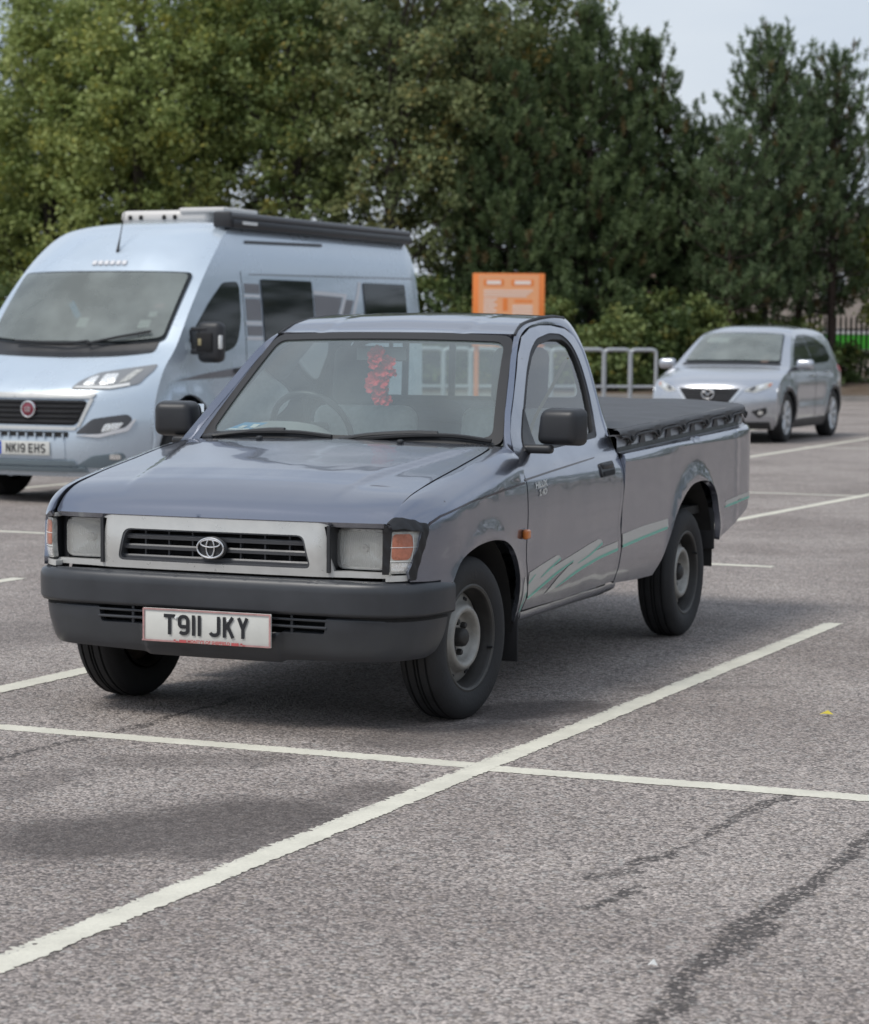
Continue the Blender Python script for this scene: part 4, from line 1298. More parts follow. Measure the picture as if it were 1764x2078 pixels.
g_ = mk('asphalt_ground', [(x, y, 0) for y in ys_ for x in xs_], [(j * len(xs_) + i, j * len(xs_) + i + 1, (j + 1) * len(xs_) + i + 1, (j + 1) * len(xs_) + i) for j in range(len(ys_) - 1) for i in range(len(xs_) - 1)], 'asphalt', None, False)
structure(g_)

def line_mat(name, col, wear):
    m, nt, out = new_mat(name)
    geo = nd(nt, 'ShaderNodeNewGeometry'); pos = geo.outputs['Position']
    n1 = nd(nt, 'ShaderNodeTexNoise', {'Vector': pos, 'Scale': 55.0, 'Detail': 5.0, 'Roughness': .7})
    n2 = nd(nt, 'ShaderNodeTexNoise', {'Vector': pos, 'Scale': 5.0, 'Detail': 5.0, 'Roughness': .6})
    v1 = nd(nt, 'ShaderNodeTexVoronoi', {'Vector': pos, 'Scale': 125.0})
    s1 = nd(nt, 'ShaderNodeSeparateColor', {0: v1.outputs['Color']})
    c = mixc(nt, sstep(nt, n2.outputs['Fac'], .3, .7), col, tuple(k * .84 for k in col))
    c = mixc(nt, math_(nt, 'MULTIPLY', s1.outputs[0], .25), c, tuple(k * .62 for k in col))
    w = math_(nt, 'ADD', n1.outputs['Fac'], math_(nt, 'MULTIPLY', n2.outputs['Fac'], .35))
    c = mixc(nt, sstep(nt, w, .90 - wear, 1.02 - wear), c, (.17, .155, .15))
    bp = nd(nt, 'ShaderNodeBump', {'Height': s1.outputs[1], 'Strength': .5, 'Distance': .004})
    b = nd(nt, 'ShaderNodeBsdfPrincipled', {'Base Color': c, 'Roughness': .75, 'Specular IOR Level': .3, 'Normal': bp.outputs[0]})
    nt.links.new(b.outputs[0], out.inputs['Surface'])
    return m
MT['line'] = line_mat('cream_white_road_paint', (.75, .72, .61), .02)
MT['line_old'] = line_mat('worn_white_road_paint', (.72, .69, .59), .17)

def painted_line(name, a, b, w, mat, z=.0024, jag=.0035, stp=.010):
    a = np.array(a, float); b = np.array(b, float)
    d = b - a; L = np.linalg.norm(d); d /= L; n = np.array([-d[1], d[0]])
    k = int(max(8, min(1000, L / stp)))
    jl = RNG.normal(0, jag, k + 1); jr = RNG.normal(0, jag, k + 1)
    sm = np.convolve(RNG.normal(0, jag * 1.2, k + 13), np.ones(13) / 13, 'valid')
    V = []
    for i in range(k + 1):
        p = a + d * L * i / k
        for s_, j in ((1, jl[i]), (-1, jr[i])):
            q = p + n * (s_ * w / 2 + j + sm[i])
            V.append((q[0], q[1], z))
    F = [(2 * i + 1, 2 * i + 3, 2 * i + 2, 2 * i) for i in range(k)]
    return structure(mk(name, V, F, mat, None, False))
# the bay: right side line in two coats, left side line, front line
painted_line('bay_line', (1.136, -4.9), (1.342, 3.67), .078, 'line')
painted_line('bay_line', (1.091, -4.9), (1.297, 3.66), .030, 'line_old', .0014, .006)
painted_line('bay_line', (-1.232, -1.1), (-1.12, 3.72), .112, 'line')
painted_line('bay_line', (-3.74, -1.1), (-3.60, 3.75), .10, 'line')
painted_line('front_line', (-6.0, -.93), (1.235, -.935), .104, 'line', .0012, .0035)
painted_line('front_line', (1.18, -.965), (9.0, -.86), .106, 'line', .0018, .0035)
painted_line('bay_line', (-1.30, 6.5), (-.66, 16.0), .10, 'line')
painted_line('front_line', (-8.0, 6.66), (.26, 6.53), .10, 'line', .002, .0035)
painted_line('front_line', (-9.0, 13.84), (-.85, 13.86), .10, 'line', .002, .0035)
painted_line('bay_line', (-3.78, 19.5), (-3.72, 30.0), .11, 'line')
painted_line('bay_line', (-8.30, 8.8), (-8.02, 16.2), .11, 'line')
painted_line('bay_line', (-6.05, 19.5), (-6.2, 30.0), .11, 'line')
painted_line('bay_line', (3.72, -4.9), (3.86, 3.7), .10, 'line')
painted_line('front_line', (-3.9, 24.0), (-1.0, 24.1), .10, 'line', .002, .0035)

# planted verge at the far edge of the car park
def bark_mat():
    m, nt, out = new_mat('bark_chips_and_soil')
    geo = nd(nt, 'ShaderNodeNewGeometry'); pos = geo.outputs['Position']
    n1 = nd(nt, 'ShaderNodeTexNoise', {'Vector': pos, 'Scale': 1.2, 'Detail': 7.0, 'Roughness': .7})
    n2 = nd(nt, 'ShaderNodeTexNoise', {'Vector': pos, 'Scale': 14.0, 'Detail': 5.0, 'Roughness': .7})
    c = mixc(nt, sstep(nt, n1.outputs['Fac'], .35, .65), (.12, .085, .062), (.19, .15, .12))
    c = mixc(nt, sstep(nt, n2.outputs['Fac'], .45, .7), c, (.055, .05, .03))
    b = nd(nt, 'ShaderNodeBsdfPrincipled', {'Base Color': c, 'Roughness': .95, 'Specular IOR Level': .1})
    nt.links.new(b.outputs[0], out.inputs['Surface'])
    return m
MT['bark'] = bark_mat()
MT['kerb'] = P('concrete_kerb', (.30, .28, .26), .85, var=.15, vscale=3)
rows = []
for D in (59.3, 59.8, 61, 63, 66, 70, 76, 90):
    rows.append([(*ground_at(L, D), .12 + .25 * min(1, max(0, (D - 59.5) / 8)) + RNG.uniform(-.03, .03)) for L in np.linspace(-45, 45, 40)])
structure(MB().grid(rows).build('verge', 'bark'))
rows = []
for L in np.linspace(-45, 45, 40):
    rows.append([(*ground_at(L, 59.1), 0.0), (*ground_at(L, 59.1), .115), (*ground_at(L, 59.3), .125), (*ground_at(L, 59.36), .10)])
structure(MB().grid(rows).build('kerb', 'kerb', None, False))
# things lying on the ground
MT['yellow_leaf'] = P('yellow_leaf', (.62, .50, .05), .6)
MT['litter'] = P('white_paper_scrap', (.70, .70, .68), .7)
def scrap(name, x, y, s, mat, lab, cat):
    V = [(x - s, y, .006), (x - .2 * s, y - .5 * s, .012), (x + s, y + .1 * s, .008), (x + .1 * s, y + .55 * s, .022), (x, y, .018)]
    tag(mk(name, V, [(0, 1, 4), (1, 2, 4), (2, 3, 4), (3, 0, 4)], mat, None, False), lab, cat)
scrap('fallen_leaf', 2.016, .639, .028, 'yellow_leaf', 'small yellow fallen leaf lying alone on the asphalt right of the pickup', 'leaf')
scrap('paper_scrap', 2.528, -3.195, .013, 'litter', 'tiny white paper scrap lying on the bare asphalt beside the tar streak', 'litter')

# ================================================================= generic body skin for the two other vehicles
class Skin:
    """front-over-roof skin: centre profile and edge profile in (y, z), side width X(z)"""
    def __init__(self, cen, edge, xw, power=2.6):
        self.c = np.array(catmull(cen, 8)); self.e = np.array(catmull(edge, 8)); self.xw = xw; self.p = power
        s = np.concatenate([[0], np.cumsum(np.linalg.norm(np.diff(self.c, axis=0), axis=1))])
        self.s = s; self.L = s[-1]
    def __call__(self, u, s):
        u = np.asarray(u, float); s = np.asarray(s, float)
        cy = np.interp(s, self.s, self.c[:, 0]); cz = np.interp(s, self.s, self.c[:, 1])
        ey = np.interp(s, self.s, self.e[:, 0]); ez = np.interp(s, self.s, self.e[:, 1])
        hw = self.xw(ez)
        w = np.abs(u) ** self.p
        return np.stack([u * hw, cy + (ey - cy) * w, cz + (ez - cz) * w], -1)
    def s_at(self, z, y=None, part=0):
        """arc length where the centre line first reaches height z"""
        k = np.argmax(self.c[:, 1] >= z)
        return float(self.s[k])
    def find(self, x, z, lo=0.0, hi=None):
        """(u, s) of the skin point with the given x and z"""
        hi = self.L if hi is None else hi
        ss = np.linspace(lo, hi, 500)
        u = 0.0
        for _ in range(12):
            P_ = self(np.full(500, u), ss)
            k = int(np.argmax(P_[:, 2] >= z)) if (P_[:, 2] >= z).any() else 499
            hw = float(self.xw(np.interp(ss[k], self.s, self.e[:, 1])))
            u = max(-1, min(1, x / hw))
        return u, float(ss[k])
def skin_patch(name, sk, pts, mat, parent, off=.004, step=.06, th=.01, holes=(), r=.03, out=(0, -1, .3)):
    q = [sk.find(*p[:2]) for p in pts]
    mp = lambda a, b: sk(a, b)
    hq = [fillet([sk.find(*p[:2]) for p in h], r * .8) for h in holes]
    return panel(name, fillet(q, r), mp, mat, parent, holes=hq, step=step, th=th, off=off, out=out)

def alloy_wheel(parent, R, rim_r, width, spokes, loc, rz, tyre='tyre', rimm='alloy'):
    root = bpy.data.objects.new('wheel', None); root.empty_display_size = .1
    link(root, parent)
    w = width / 2
    MB().lathe([(rim_r, w * .8), (rim_r + .012, w * .95), ((R + rim_r) / 2, w * 1.05), (R - .02, w * .95), (R - .004, w * .75), (R, w * .4), (R, -w * .4), (R - .004, -w * .75), (R - .02, -w * .95), (rim_r, -w * .9)], n=48).build('tyre', tyre, root)
    rim = MB().lathe([(rim_r + .004, w * .84), (rim_r, w * .90), (rim_r - .016, w * .84), (rim_r - .025, w * .5), (rim_r - .03, -w * .6)], n=48).build('rim', rimm, root)
    b = MB()
    for k in range(spokes):
        a = 2 * PI * k / spokes
        for da in (-.10, .10):
            b.tube([(w * .60, .05 * math.cos(a), .05 * math.sin(a)), (w * .80, (rim_r - .012) * math.cos(a + da), (rim_r - .012) * math.sin(a + da))], [.022, .018], 6)
    o = b.build('spoke', rimm, rim); o['kind'] = 'stuff'
    MB().lathe([(.065, w * .5), (.06, w * .68), (.03, w * .74), (0, w * .74)], n=20).build('hub_cap', rimm, rim)
    MB().lathe([(rim_r - .04, -w * .1), (.1, -w * .15), (0, -w * .15)], n=24).build('brake_disc', 'rim_dark', rim)
    root.location = loc; root.rotation_euler = (.4, 0, rz)
    return root
def place_wheel(src, parent, loc, rz, rx=.9):
    c = dup(src, loc, parent=parent); c.rotation_euler = (rx, 0, rz)

MT['van_lower'] = P('blue_grey_bumper_plastic', (.20, .25, .28), .4)
MT['lamp_dim'] = P('lamp_inner_bezel', (.26, .265, .27), .3, .3, .8)
MT['alloy'] = P('silver_alloy', (.66, .67, .68), .35, .4)
MT['van_paint'] = P('pale_ice_blue_metallic', (.55, .635, .72), .30, .30, .9, var=.03, vscale=2)
MT['suv_paint'] = P('silver_metallic', (.50, .52, .56), .26, .7, 1.0)
MT['van_grey'] = P('grey_vinyl_graphic', (.20, .195, .21), .4, 0, .3)
MT['van_white'] = P('white_vinyl_graphic', (.68, .68, .70), .4, 0, .3)
MT['smoke'] = GLASS('smoked_glass', (.10, .12, .13), 0)
MT['screen2'] = GLASS('vehicle_screen_glass', (.62, .70, .67), .50, (.34, .38, .36))  # pale diffuse haze stands in for reflections in the screens
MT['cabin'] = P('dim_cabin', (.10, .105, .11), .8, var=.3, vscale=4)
MT['awn_grey'] = P('anthracite_awning_case', (.085, .087, .092), .45)
MT['awn_dark'] = P('black_awning_front', (.028, .028, .031), .4)
MT['roof_white'] = P('off_white_roof_pod', (.66, .63, .60), .4, 0, .3)
MT['fiat_red'] = P('dark_red_enamel', (.22, .02, .04), .25, 0, .8)
MT['blue_band'] = P('blue_plate_band', (.02, .08, .50), .4)
MT['skin'] = P('skin_tone', (.22, .14, .11), .6)

# ================================================================= CAMPERVAN
van = thing('campervan', 'pale blue high roof campervan with black roof awning and grey side graphics', 'campervan', (-7.0194, 9.2465, 0), -.0222)
VX = pch([.20, .30, .42, .6, 1.0, 1.3, 1.6, 2.0, 2.2, 2.34, 2.44, 2.50], [.90, .95, .985, 1.015, 1.025, 1.02, 1.0, .960, .93, .89, .84, .78])
VC = [(.06, .24), (.01, .33), (-.02, .45), (-.02, .58), (0, .72), (.03, .90), (.06, .97), (.16, 1.06), (.34, 1.16), (.52, 1.26), (.62, 1.33), (.92, 1.68), (1.20, 2.02), (1.42, 2.24), (1.68, 2.41), (2.05, 2.50), (2.6, 2.535), (4.0, 2.545), (5.6, 2.54), (5.90, 2.50)]
VE = [(.46, .24), (.42, .33), (.39, .45), (.37, .58), (.36, .72), (.40, .90), (.44, .99), (.50, 1.10), (.58, 1.20), (.70, 1.30), (.80, 1.40), (1.06, 1.70), (1.36, 2.00), (1.60, 2.20), (1.86, 2.37), (2.15, 2.46), (2.7, 2.49), (4.0, 2.50), (5.6, 2.49), (5.92, 2.45)]
vs = Skin(VC, VE, VX, 3.2)
rows = []
for s in np.linspace(0, vs.L, 110):
    rows.append([tuple(p) for p in vs(np.linspace(-1, 1, 33), np.full(33, s))])
body = MB().grid(rows).build('body_shell', 'van_paint', van, angle=60)
def vside(y, z):
    d = np.sqrt((y - .93) ** 2 + (z - .36) ** 2)
    x = VX(z) + .03 * np.exp(-((d - .56) / .10) ** 2) * ST((z - .3) / .2) - .03 * ST((y - 5.7) / .3) ** 2
    k = np.interp(z, [e[1] for e in VE[:17]], [e[0] for e in VE[:17]])
    x = x - .0 * k
    return np.stack([x, y, z], -1)
varch = [(.46, .30), (.48, .50), (.54, .68), (.66, .84), (.82, .92), (.95, .94), (1.10, .91), (1.24, .83), (1.36, .68), (1.41, .50), (1.42, .32)]
varch2 = [(4.50, .32), (4.52, .50), (4.60, .68), (4.75, .82), (4.985, .87), (5.22, .82), (5.37, .68), (5.45, .50), (5.46, .34)]
def mk_van_side(sgn, mm):
    fe = [(e[0], e[1]) for e in catmull(VE[:17], 4)]
    o = fe[2:] + [(4.0, 2.50), (5.6, 2.49), (5.92, 2.45), (6.0, 2.1), (6.02, 1.5), (6.02, .40)] + catmull(varch2, 4)[::-1] + catmull(varch, 4)[::-1]
    s_ = panel('body_side', o, mm(vside), 'van_paint', van, step=.10, th=.03, out=(sgn, 0, 0))
    def patch(nm, pts, mat, off=.004, r=.03, th=.004, par=s_):
        return panel(nm, fillet(pts, r), mm(vside), mat, par, step=.10, th=th, off=off, out=(sgn, 0, 0))
    cw = patch('cab_window', [(.98, 1.40), (1.09, 1.51), (1.40, 1.76), (1.68, 1.94), (1.98, 1.955, .08), (1.97, 1.60, .1), (1.86, 1.36, .2), (1.62, 1.31)], 'dark_glass', r=.05)
    patch('camper_window', [(2.40, 1.985), (3.44, 1.99), (3.44, 1.40), (2.40, 1.40)], 'dark_glass', .012)
    patch('camper_window', [(4.60, 2.005), (5.61, 2.01), (5.61, 1.55), (4.60, 1.55)], 'dark_glass', .012)
    for z0, z1 in ((1.85, 1.94), (1.60, 1.80), (1.46, 1.55)):
        patch('grey_graphic', [(2.08, z0), (2.37, z0), (2.37, z1), (2.08, z1)], 'van_grey', .004, .005)
    for z0, z1 in ((1.815, 1.838), (1.56, 1.59), (1.42, 1.45)):
        patch('white_graphic', [(2.06, z0), (2.37, z0), (2.37, z1), (2.06, z1)], 'van_white', .005, .005)
    patch('grey_graphic', [(3.48, 1.50), (3.86, 1.50), (4.10, 1.845), (3.48, 1.86)], 'van_grey', .004, .01)
    patch('grey_graphic', [(4.06, 1.62), (4.20, 1.62), (4.36, 1.825), (4.16, 1.83)], 'van_grey', .004, .01)
    patch('white_graphic', [(3.48, 1.866), (4.13, 1.852), (3.95, 1.60), (4.02, 1.60), (4.22, 1.885), (3.48, 1.905)], 'van_white', .005, .004)
    patch('white_graphic', [(4.20, 1.55), (4.27, 1.55), (4.50, 1.88), (4.56, 2.01), (4.50, 2.01), (4.43, 1.88)], 'van_white', .0055, .004)
    patch('grey_graphic', [(.72, 1.06), (1.85, 1.09), (2.0, 1.18), (1.3, 1.125)], 'van_grey', .004, .004)
    patch('grey_graphic', [(2.05, 1.10), (4.4, 1.10), (4.4, 1.20), (2.05, 1.20)], 'van_grey', .004, .004)
    patch('rain_strip', [(2.22, 2.335), (3.82, 2.365), (3.82, 2.34), (2.22, 2.31)], 'awn_dark', .01, .004)
    patch('door_seam', [(2.035, .5), (2.043, .5), (2.043, 2.05), (2.035, 2.05)], 'dark', .002, .001)
    patch('body_seam', [(2.20, 2.03), (5.86, 2.085), (5.86, 2.075), (2.20, 2.02)], 'van_grey', .003, .001)
    patch('door_handle', [(1.78, 1.12), (1.94, 1.12), (1.94, 1.16), (1.78, 1.16)], 'plastic', .02, .01)
    patch('sill_skirt', [(1.45, .30), (4.47, .30), (4.47, .40), (1.45, .40)], 'van_paint', .02, .02)
both(mk_van_side)
panel('rear_doors', fillet([(-.93, .35), (.93, .35), (.93, 1.9), (.80, 2.42), (-.80, 2.42), (-.93, 1.9)], .05), lambda x, z: np.stack([x, 5.95 + 0 * x, z], -1), 'van_paint', van, step=.2, out=(0, 1, 0))
scr = skin_patch('windscreen', vs, [(-.90, 1.40), (.90, 1.40), (.875, 2.005), (-.875, 2.005)], 'dark_glass', van, .014, r=.06)
vcab = MB(); 
skin_patch('windscreen_glass', vs, [(-.88, 1.42), (.88, 1.42), (.85, 1.985), (-.85, 1.985)], 'screen2', scr, .03, r=.06)
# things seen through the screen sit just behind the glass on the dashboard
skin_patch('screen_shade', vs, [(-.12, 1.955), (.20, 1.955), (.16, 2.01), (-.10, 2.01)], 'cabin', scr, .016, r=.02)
def skin_quad(name, sk, x, z, w, h, mat, parent, off, tilt=0.0):
    """a small flat card lying on the skin at (x, z)"""
    u, s0 = sk.find(x, z)
    c_, s_ = math.cos(tilt), math.sin(tilt)
    V = []
    for a, b in ((-w / 2, -h / 2), (w / 2, -h / 2), (w / 2, h / 2), (-w / 2, h / 2)):
        p = sk(np.array(u + (a * c_ - b * s_) / .95), np.array(s0 + (a * s_ + b * c_) * 1.25))
        q = sk(np.array(u), np.array(s0 + .01)) - sk(np.array(u), np.array(s0)); q /= np.linalg.norm(q)
        V.append(tuple(p + off * np.array([0, -q[2], q[1]])))
    return mk(name, V, [(0, 1, 2, 3)], mat, parent, False)
skin_quad('windscreen_sticker', vs, .66, 1.54, .10, .075, 'white', scr, .016)
skin_quad('windscreen_sticker', vs, .70, 1.63, .07, .05, 'white', scr, .016)
skin_quad('windscreen_sticker', vs, .73, 1.70, .08, .04, 'plate_red', scr, .016)
skin_quad('painted_window_glint', vs, -.70, 1.60, .10, .16, 'white', scr, .014)  # white cards painted as daylight showing in the far windows
skin_quad('painted_window_glint', vs, -.46, 1.62, .22, .15, 'white', scr, .014)
skin_quad('dash_papers', vs, .04, 1.55, .10, .09, 'white', scr, .016)
skin_quad('dash_papers', vs, -.10, 1.66, .05, .20, 'blue', scr, .016, .8)
cw = skin_patch('cowl', vs, [(-.86, 1.28), (-.5, 1.262), (0, 1.255), (.5, 1.262), (.86, 1.30), (.86, 1.415), (0, 1.37), (-.86, 1.415)], 'plastic', van, .006, r=.03)
for pts in ([(-.55, 1.36), (.0, 1.345), (.22, 1.37)], [(.22, 1.345), (.5, 1.40), (.78, 1.455)]):
    w_ = MB().tube([tuple(vs(*[np.array(q) for q in vs.find(x, z)]) + np.array([0, -.05, .03])) for x, z in pts], .012, 6).build('wiper', 'black_rubber', van)
gr = skin_patch('grille', vs, [(-.56, .675), (.47, .675), (.55, .895), (-.62, .895)], 'dark', van, .008, r=.05) if False else skin_patch('grille', vs, [(-.47, .675), (.47, .675), (.555, .885), (-.555, .885)], 'dark', van, .008, r=.05)
for z in (.70, .745, .79, .835, .87):
    hw = .45 + (z - .68) * .45
    MB().tube([tuple(vs(*[np.array(q) for q in vs.find(x, z)]) + np.array([0, -.014, 0])) for x in np.linspace(-hw, hw, 9)], .0085, 6).build('grille_bar', 'plastic', gr)
skin_patch('grille_trim', vs, [(-.58, .900), (.58, .900), (.62, .945), (-.62, .945)], 'silver', van, .012, r=.02)
skin_patch('grille_trim', vs, [(-.46, .640), (.46, .640), (.48, .668), (-.48, .668)], 'silver', van, .010, r=.01)
for sg in (1, -1):
    skin_patch('grille_trim', vs, [(sg * .475, .66), (sg * .50, .655), (sg * .60, .90), (sg * .565, .90)], 'silver', van, .012, r=.01)
bd_ = MB().lathe([(0, -.035), (.050, -.03), (.066, -.02), (.07, 0)], n=28)
p0 = vs(np.array(0.0), np.array(vs.find(0, .815)[1]))
bd_.V = [(v[1] + .01, p0[1] + v[0] - .01, .815 + v[2]) for v in bd_.V]
bdo = bd_.build('badge', 'fiat_red', van)
MB().tube([(.01 + .066 * math.cos(a), p0[1] - .035, .815 + .066 * math.sin(a)) for a in np.linspace(0, 2 * PI, 32, endpoint=False)], .009, 8, closed=True).build('badge_ring', 'chrome', bdo)
for k in range(4):
    MB().box((-.022 + .0145 * k + .01, p0[1] - .043, .815), (.006, .006, .045)).build('badge_bar', 'chrome', bdo)
lg = skin_patch('lower_grille', vs, [(-.40, .572), (.40, .572), (.40, .612), (-.40, .612)], 'dark', van, .006, r=.01)
for k in range(9):
    x = -.36 + .09 * k
    p = vs(*[np.array(q) for q in vs.find(x, .592)])
    MB().box((x, p[1] - .012, .592), (.014, .02, .046)).build('grille_fin', 'van_paint', lg)
yp = float(vs(np.array(0.0), np.array(vs.find(0, .48)[1]))[1]) - .012
vpl = MB().box((-.03, yp, .482), (.535, .012, .118), r=.003).build('number_plate', 'plate', van)
MB().box((-.273, yp - .0068, .482), (.045, .002, .112)).build('blue_band', 'blue_band', vpl)
for c, V, F in plate_text('NK19 EHS', 11):
    mk('plate_letter', [(-.003 + v[0], yp - .0075 - v[2], .482 + v[1]) for v in V], F, 'plate_black', vpl, False)
pm = skin_patch('plate_mount', vs, [(-.37, .385), (.37, .385), (.37, .552), (-.37, .552)], 'van_paint', van, .006, r=.015)
skin_patch('bumper_step', vs, [(-.47, .335), (.47, .335), (.44, .372), (-.44, .372)], 'van_lower', van, .02, r=.008)
skin_patch('bumper_step', vs, [(-.55, .285), (.55, .285), (.52, .318), (-.52, .318)], 'van_lower', van, .02, r=.008)
for sg in (1, -1):
    lp = skin_patch('headlight', vs, [(sg * .37, .985), (sg * .42, 1.05), (sg * .54, 1.125), (sg * .74, 1.165), (sg * .965, 1.20), (sg * .96, 1.15), (sg * .90, 1.03), (sg * .70, .985)], 'lamp_dim', van, .008, r=.03)
    skin_patch('lamp_bowl', vs, [(sg * .46, 1.01), (sg * .56, 1.015), (sg * .56, 1.10), (sg * .50, 1.085)], 'reflector', lp, .012, r=.03)
    skin_patch('lamp_bowl', vs, [(sg * .60, 1.02), (sg * .72, 1.03), (sg * .71, 1.12), (sg * .60, 1.11)], 'reflector', lp, .012, r=.03)
    skin_patch('lamp_bowl', vs, [(sg * .75, 1.03), (sg * .82, 1.06), (sg * .88, 1.15), (sg * .82, 1.15)], 'white_in', lp, .012, r=.02)
    skin_patch('day_light', vs, [(sg * .40, .99), (sg * .70, .99), (sg * .84, 1.02), (sg * .83, 1.035), (sg * .70, 1.005), (sg * .42, 1.005)], 'white', lp, .014, r=.004)
    fp = skin_patch('fog_recess', vs, [(sg * .46, .60), (sg * .60, .735), (sg * .86, .775), (sg * .90, .73), (sg * .85, .655), (sg * .66, .60)], 'grille_grey', van, .004, r=.03)
    skin_patch('fog_light', vs, [(sg * .67, .625), (sg * .80, .65), (sg * .84, .71), (sg * .70, .69)], 'reflector', fp, .010, r=.02)
    skin_patch('fog_surround', vs, [(sg * .46, .585), (sg * .66, .582), (sg * .87, .64), (sg * .92, .73), (sg * .905, .735), (sg * .85, .655), (sg * .66, .60)], 'van_white', van, .012, r=.01)
    lf = skin_patch('bumper_recess', vs, [(sg * .44, .32), (sg * .60, .42), (sg * .82, .44), (sg * .84, .40), (sg * .70, .31)], 'van_lower', van, .004, r=.02)
    skin_patch('corner_light', vs, [(sg * .72, .385), (sg * .80, .395), (sg * .80, .435), (sg * .73, .43)], 'reflector', lf, .012, r=.015)
    # door mirror with two arms
    m = MB()
    m.box((sg * 1.22, 1.03, 1.40), (.24, .14, .36), r=.055, seg=3)
    mr = m.build('door_mirror', 'plastic', van)
    MB().box((sg * 1.19, .955, 1.40), (.16, .02, .16), r=.02).build('mirror_window', 'dark', mr)
    MB().box((sg * 1.13, .99, 1.315), (.17, .07, .05), r=.015).build('mirror_arm', 'plastic', mr)
    MB().box((sg * 1.13, .99, 1.515), (.17, .07, .035), r=.012).build('mirror_arm', 'plastic', mr)
    MB().box((sg * .985, 1.10, 1.37), (.07, .20, .30), r=.03).build('mirror_base', 'plastic', mr)
    MB().box((sg * 1.335, .985, 1.40), (.02, .05, .12), r=.008).build('mirror_indicator', 'white', mr)
    MB().box((sg * 1.15, .942, 1.40), (.035, .006, .06), r=.003).build('mirror_label', 'belt', mr)
# name strip above the screen, aerial, roof pod, awning
lgo = MB()
for k in range(6):
    x = -.12 + .062 * k
    p = vs(*[np.array(q) for q in vs.find(x, 2.105)])
    lgo.box((x, p[1] - .01, 2.105), (.044, .02, .046), rot=Matrix.Rotation(-.7, 3, 'X'))
o = lgo.build('maker_lettering', 'van_white', van, False); o['kind'] = 'stuff'
pa = vs(*[np.array(q) for q in vs.find(.045, 2.20)])
MB().tube([tuple(pa), (pa[0] + .005, pa[1] + .04, pa[2] + .14), (pa[0] + .015, pa[1] + .10, pa[2] + .36)], [.016, .006, .004], 6).build('aerial', 'black_rubber', van)
rp = MB().box((-.35, 3.45, 2.605), (.98, 1.15, .13), r=.05, seg=3).build('roof_pod', 'roof_white', van)
MB().box((.08, 3.2, 2.665), (.50, .70, .05), r=.02).build('pod_lid', 'roof_white', rp)
for x in (-.72, -.60, -.34, -.22):
    MB().box((x, 2.87, 2.60), (.035, .03, .045), r=.008).build('pod_vent', 'dark', rp)
aw = MB().box((.86, 3.95, 2.485), (.12, 3.95, .085), r=.02).build('awning', 'awn_dark', van)
MB().box((.80, 3.95, 2.555), (.20, 3.99, .075), r=.035, seg=3).build('awning_case', 'awn_grey', aw)
MB().box((.82, 1.95, 2.52), (.19, .05, .15), r=.03).build('awning_end_cap', 'awn_dark', aw)
MB().box((.925, 2.28, 2.495), (.006, .28, .03)).build('awning_badge', 'white', aw)
vw = alloy_wheel(van, .345, .205, .225, 8, (.86, .93, .345), 0)
place_wheel(vw, van, (-.86, .93, .345), PI); place_wheel(vw, van, (.86, 4.965, .345), 0); place_wheel(vw, van, (-.86, 4.965, .345), PI)
b = MB().box((0, 3.0, .45), (1.66, 5.4, .36)); b.box((0, .93, .62), (1.30, 1.0, .5)); b.build('chassis', 'chassis', van, False)
for sg in (1, -1):
    for cy in (.94, 4.98):
        rows = []
        for k in range(15):
            a = PI * (-.05 + 1.1 * k / 14)
            rows.append([(sg * 1.0, cy + .485 * math.cos(a), .36 + .53 * math.sin(a)), (sg * .62, cy + .485 * math.cos(a), .36 + .53 * math.sin(a))])
        MB().grid(rows).build('wheel_arch_liner', 'chassis', van)

# ================================================================= SUV
suv = thing('suv', 'silver sport utility car with dark lower cladding parked by the hoop barriers', 'car', (-5.3955, 24.4656, 0), -.0123)
UX = pch([.18, .28, .45, .65, .85, 1.0, 1.1, 1.3, 1.5, 1.6, 1.68], [.84, .88, .91, .92, .915, .90, .865, .785, .70, .645, .56])
UC = [(.10, .20), (.03, .30), (.0, .45), (.0, .58), (.02, .72), (.05, .80), (.16, .90), (.45, .99), (.80, 1.06), (1.04, 1.105), (1.35, 1.32), (1.66, 1.54), (1.85, 1.625), (2.15, 1.675), (2.8, 1.70), (3.4, 1.68), (3.8, 1.62)]
UE = [(.42, .20), (.36, .30), (.32, .45), (.30, .58), (.32, .70), (.38, .80), (.55, .90), (.80, .98), (1.0, 1.03), (1.18, 1.09), (1.50, 1.30), (1.86, 1.51), (2.05, 1.58), (2.35, 1.63), (2.8, 1.645), (3.4, 1.63), (3.85, 1.565)]
us = Skin(UC, UE, UX, 3.0)
rows = []
for s in np.linspace(0, us.L, 90):
    rows.append([tuple(p) for p in us(np.linspace(-1, 1, 29), np.full(29, s))])
MB().grid(rows).build('body_shell', 'suv_paint', suv, angle=60)
def uside(y, z):
    x = UX(z) - .10 * ST((y - 3.6) / .9) ** 2
    for cy in (.92, 3.62):
        d = np.sqrt((y - cy) ** 2 + (z - .36) ** 2)
        x = x + .025 * np.exp(-((d - .45) / .08) ** 2) * ST((z - .25) / .2)
    x = x - .02 * np.exp(-((z - .62) / .12) ** 2) * ST((y - 1.4) / .2) * ST((3.2 - y) / .2)
    return np.stack([x, y, z], -1)
ua1 = [(.50, .22), (.51, .40), (.58, .58), (.72, .71), (.92, .755), (1.12, .71), (1.27, .58), (1.34, .40), (1.36, .26)]
ua2 = [(3.20, .26), (3.21, .40), (3.28, .58), (3.42, .71), (3.62, .755), (3.82, .71), (3.97, .58), (4.03, .40), (4.05, .28)]
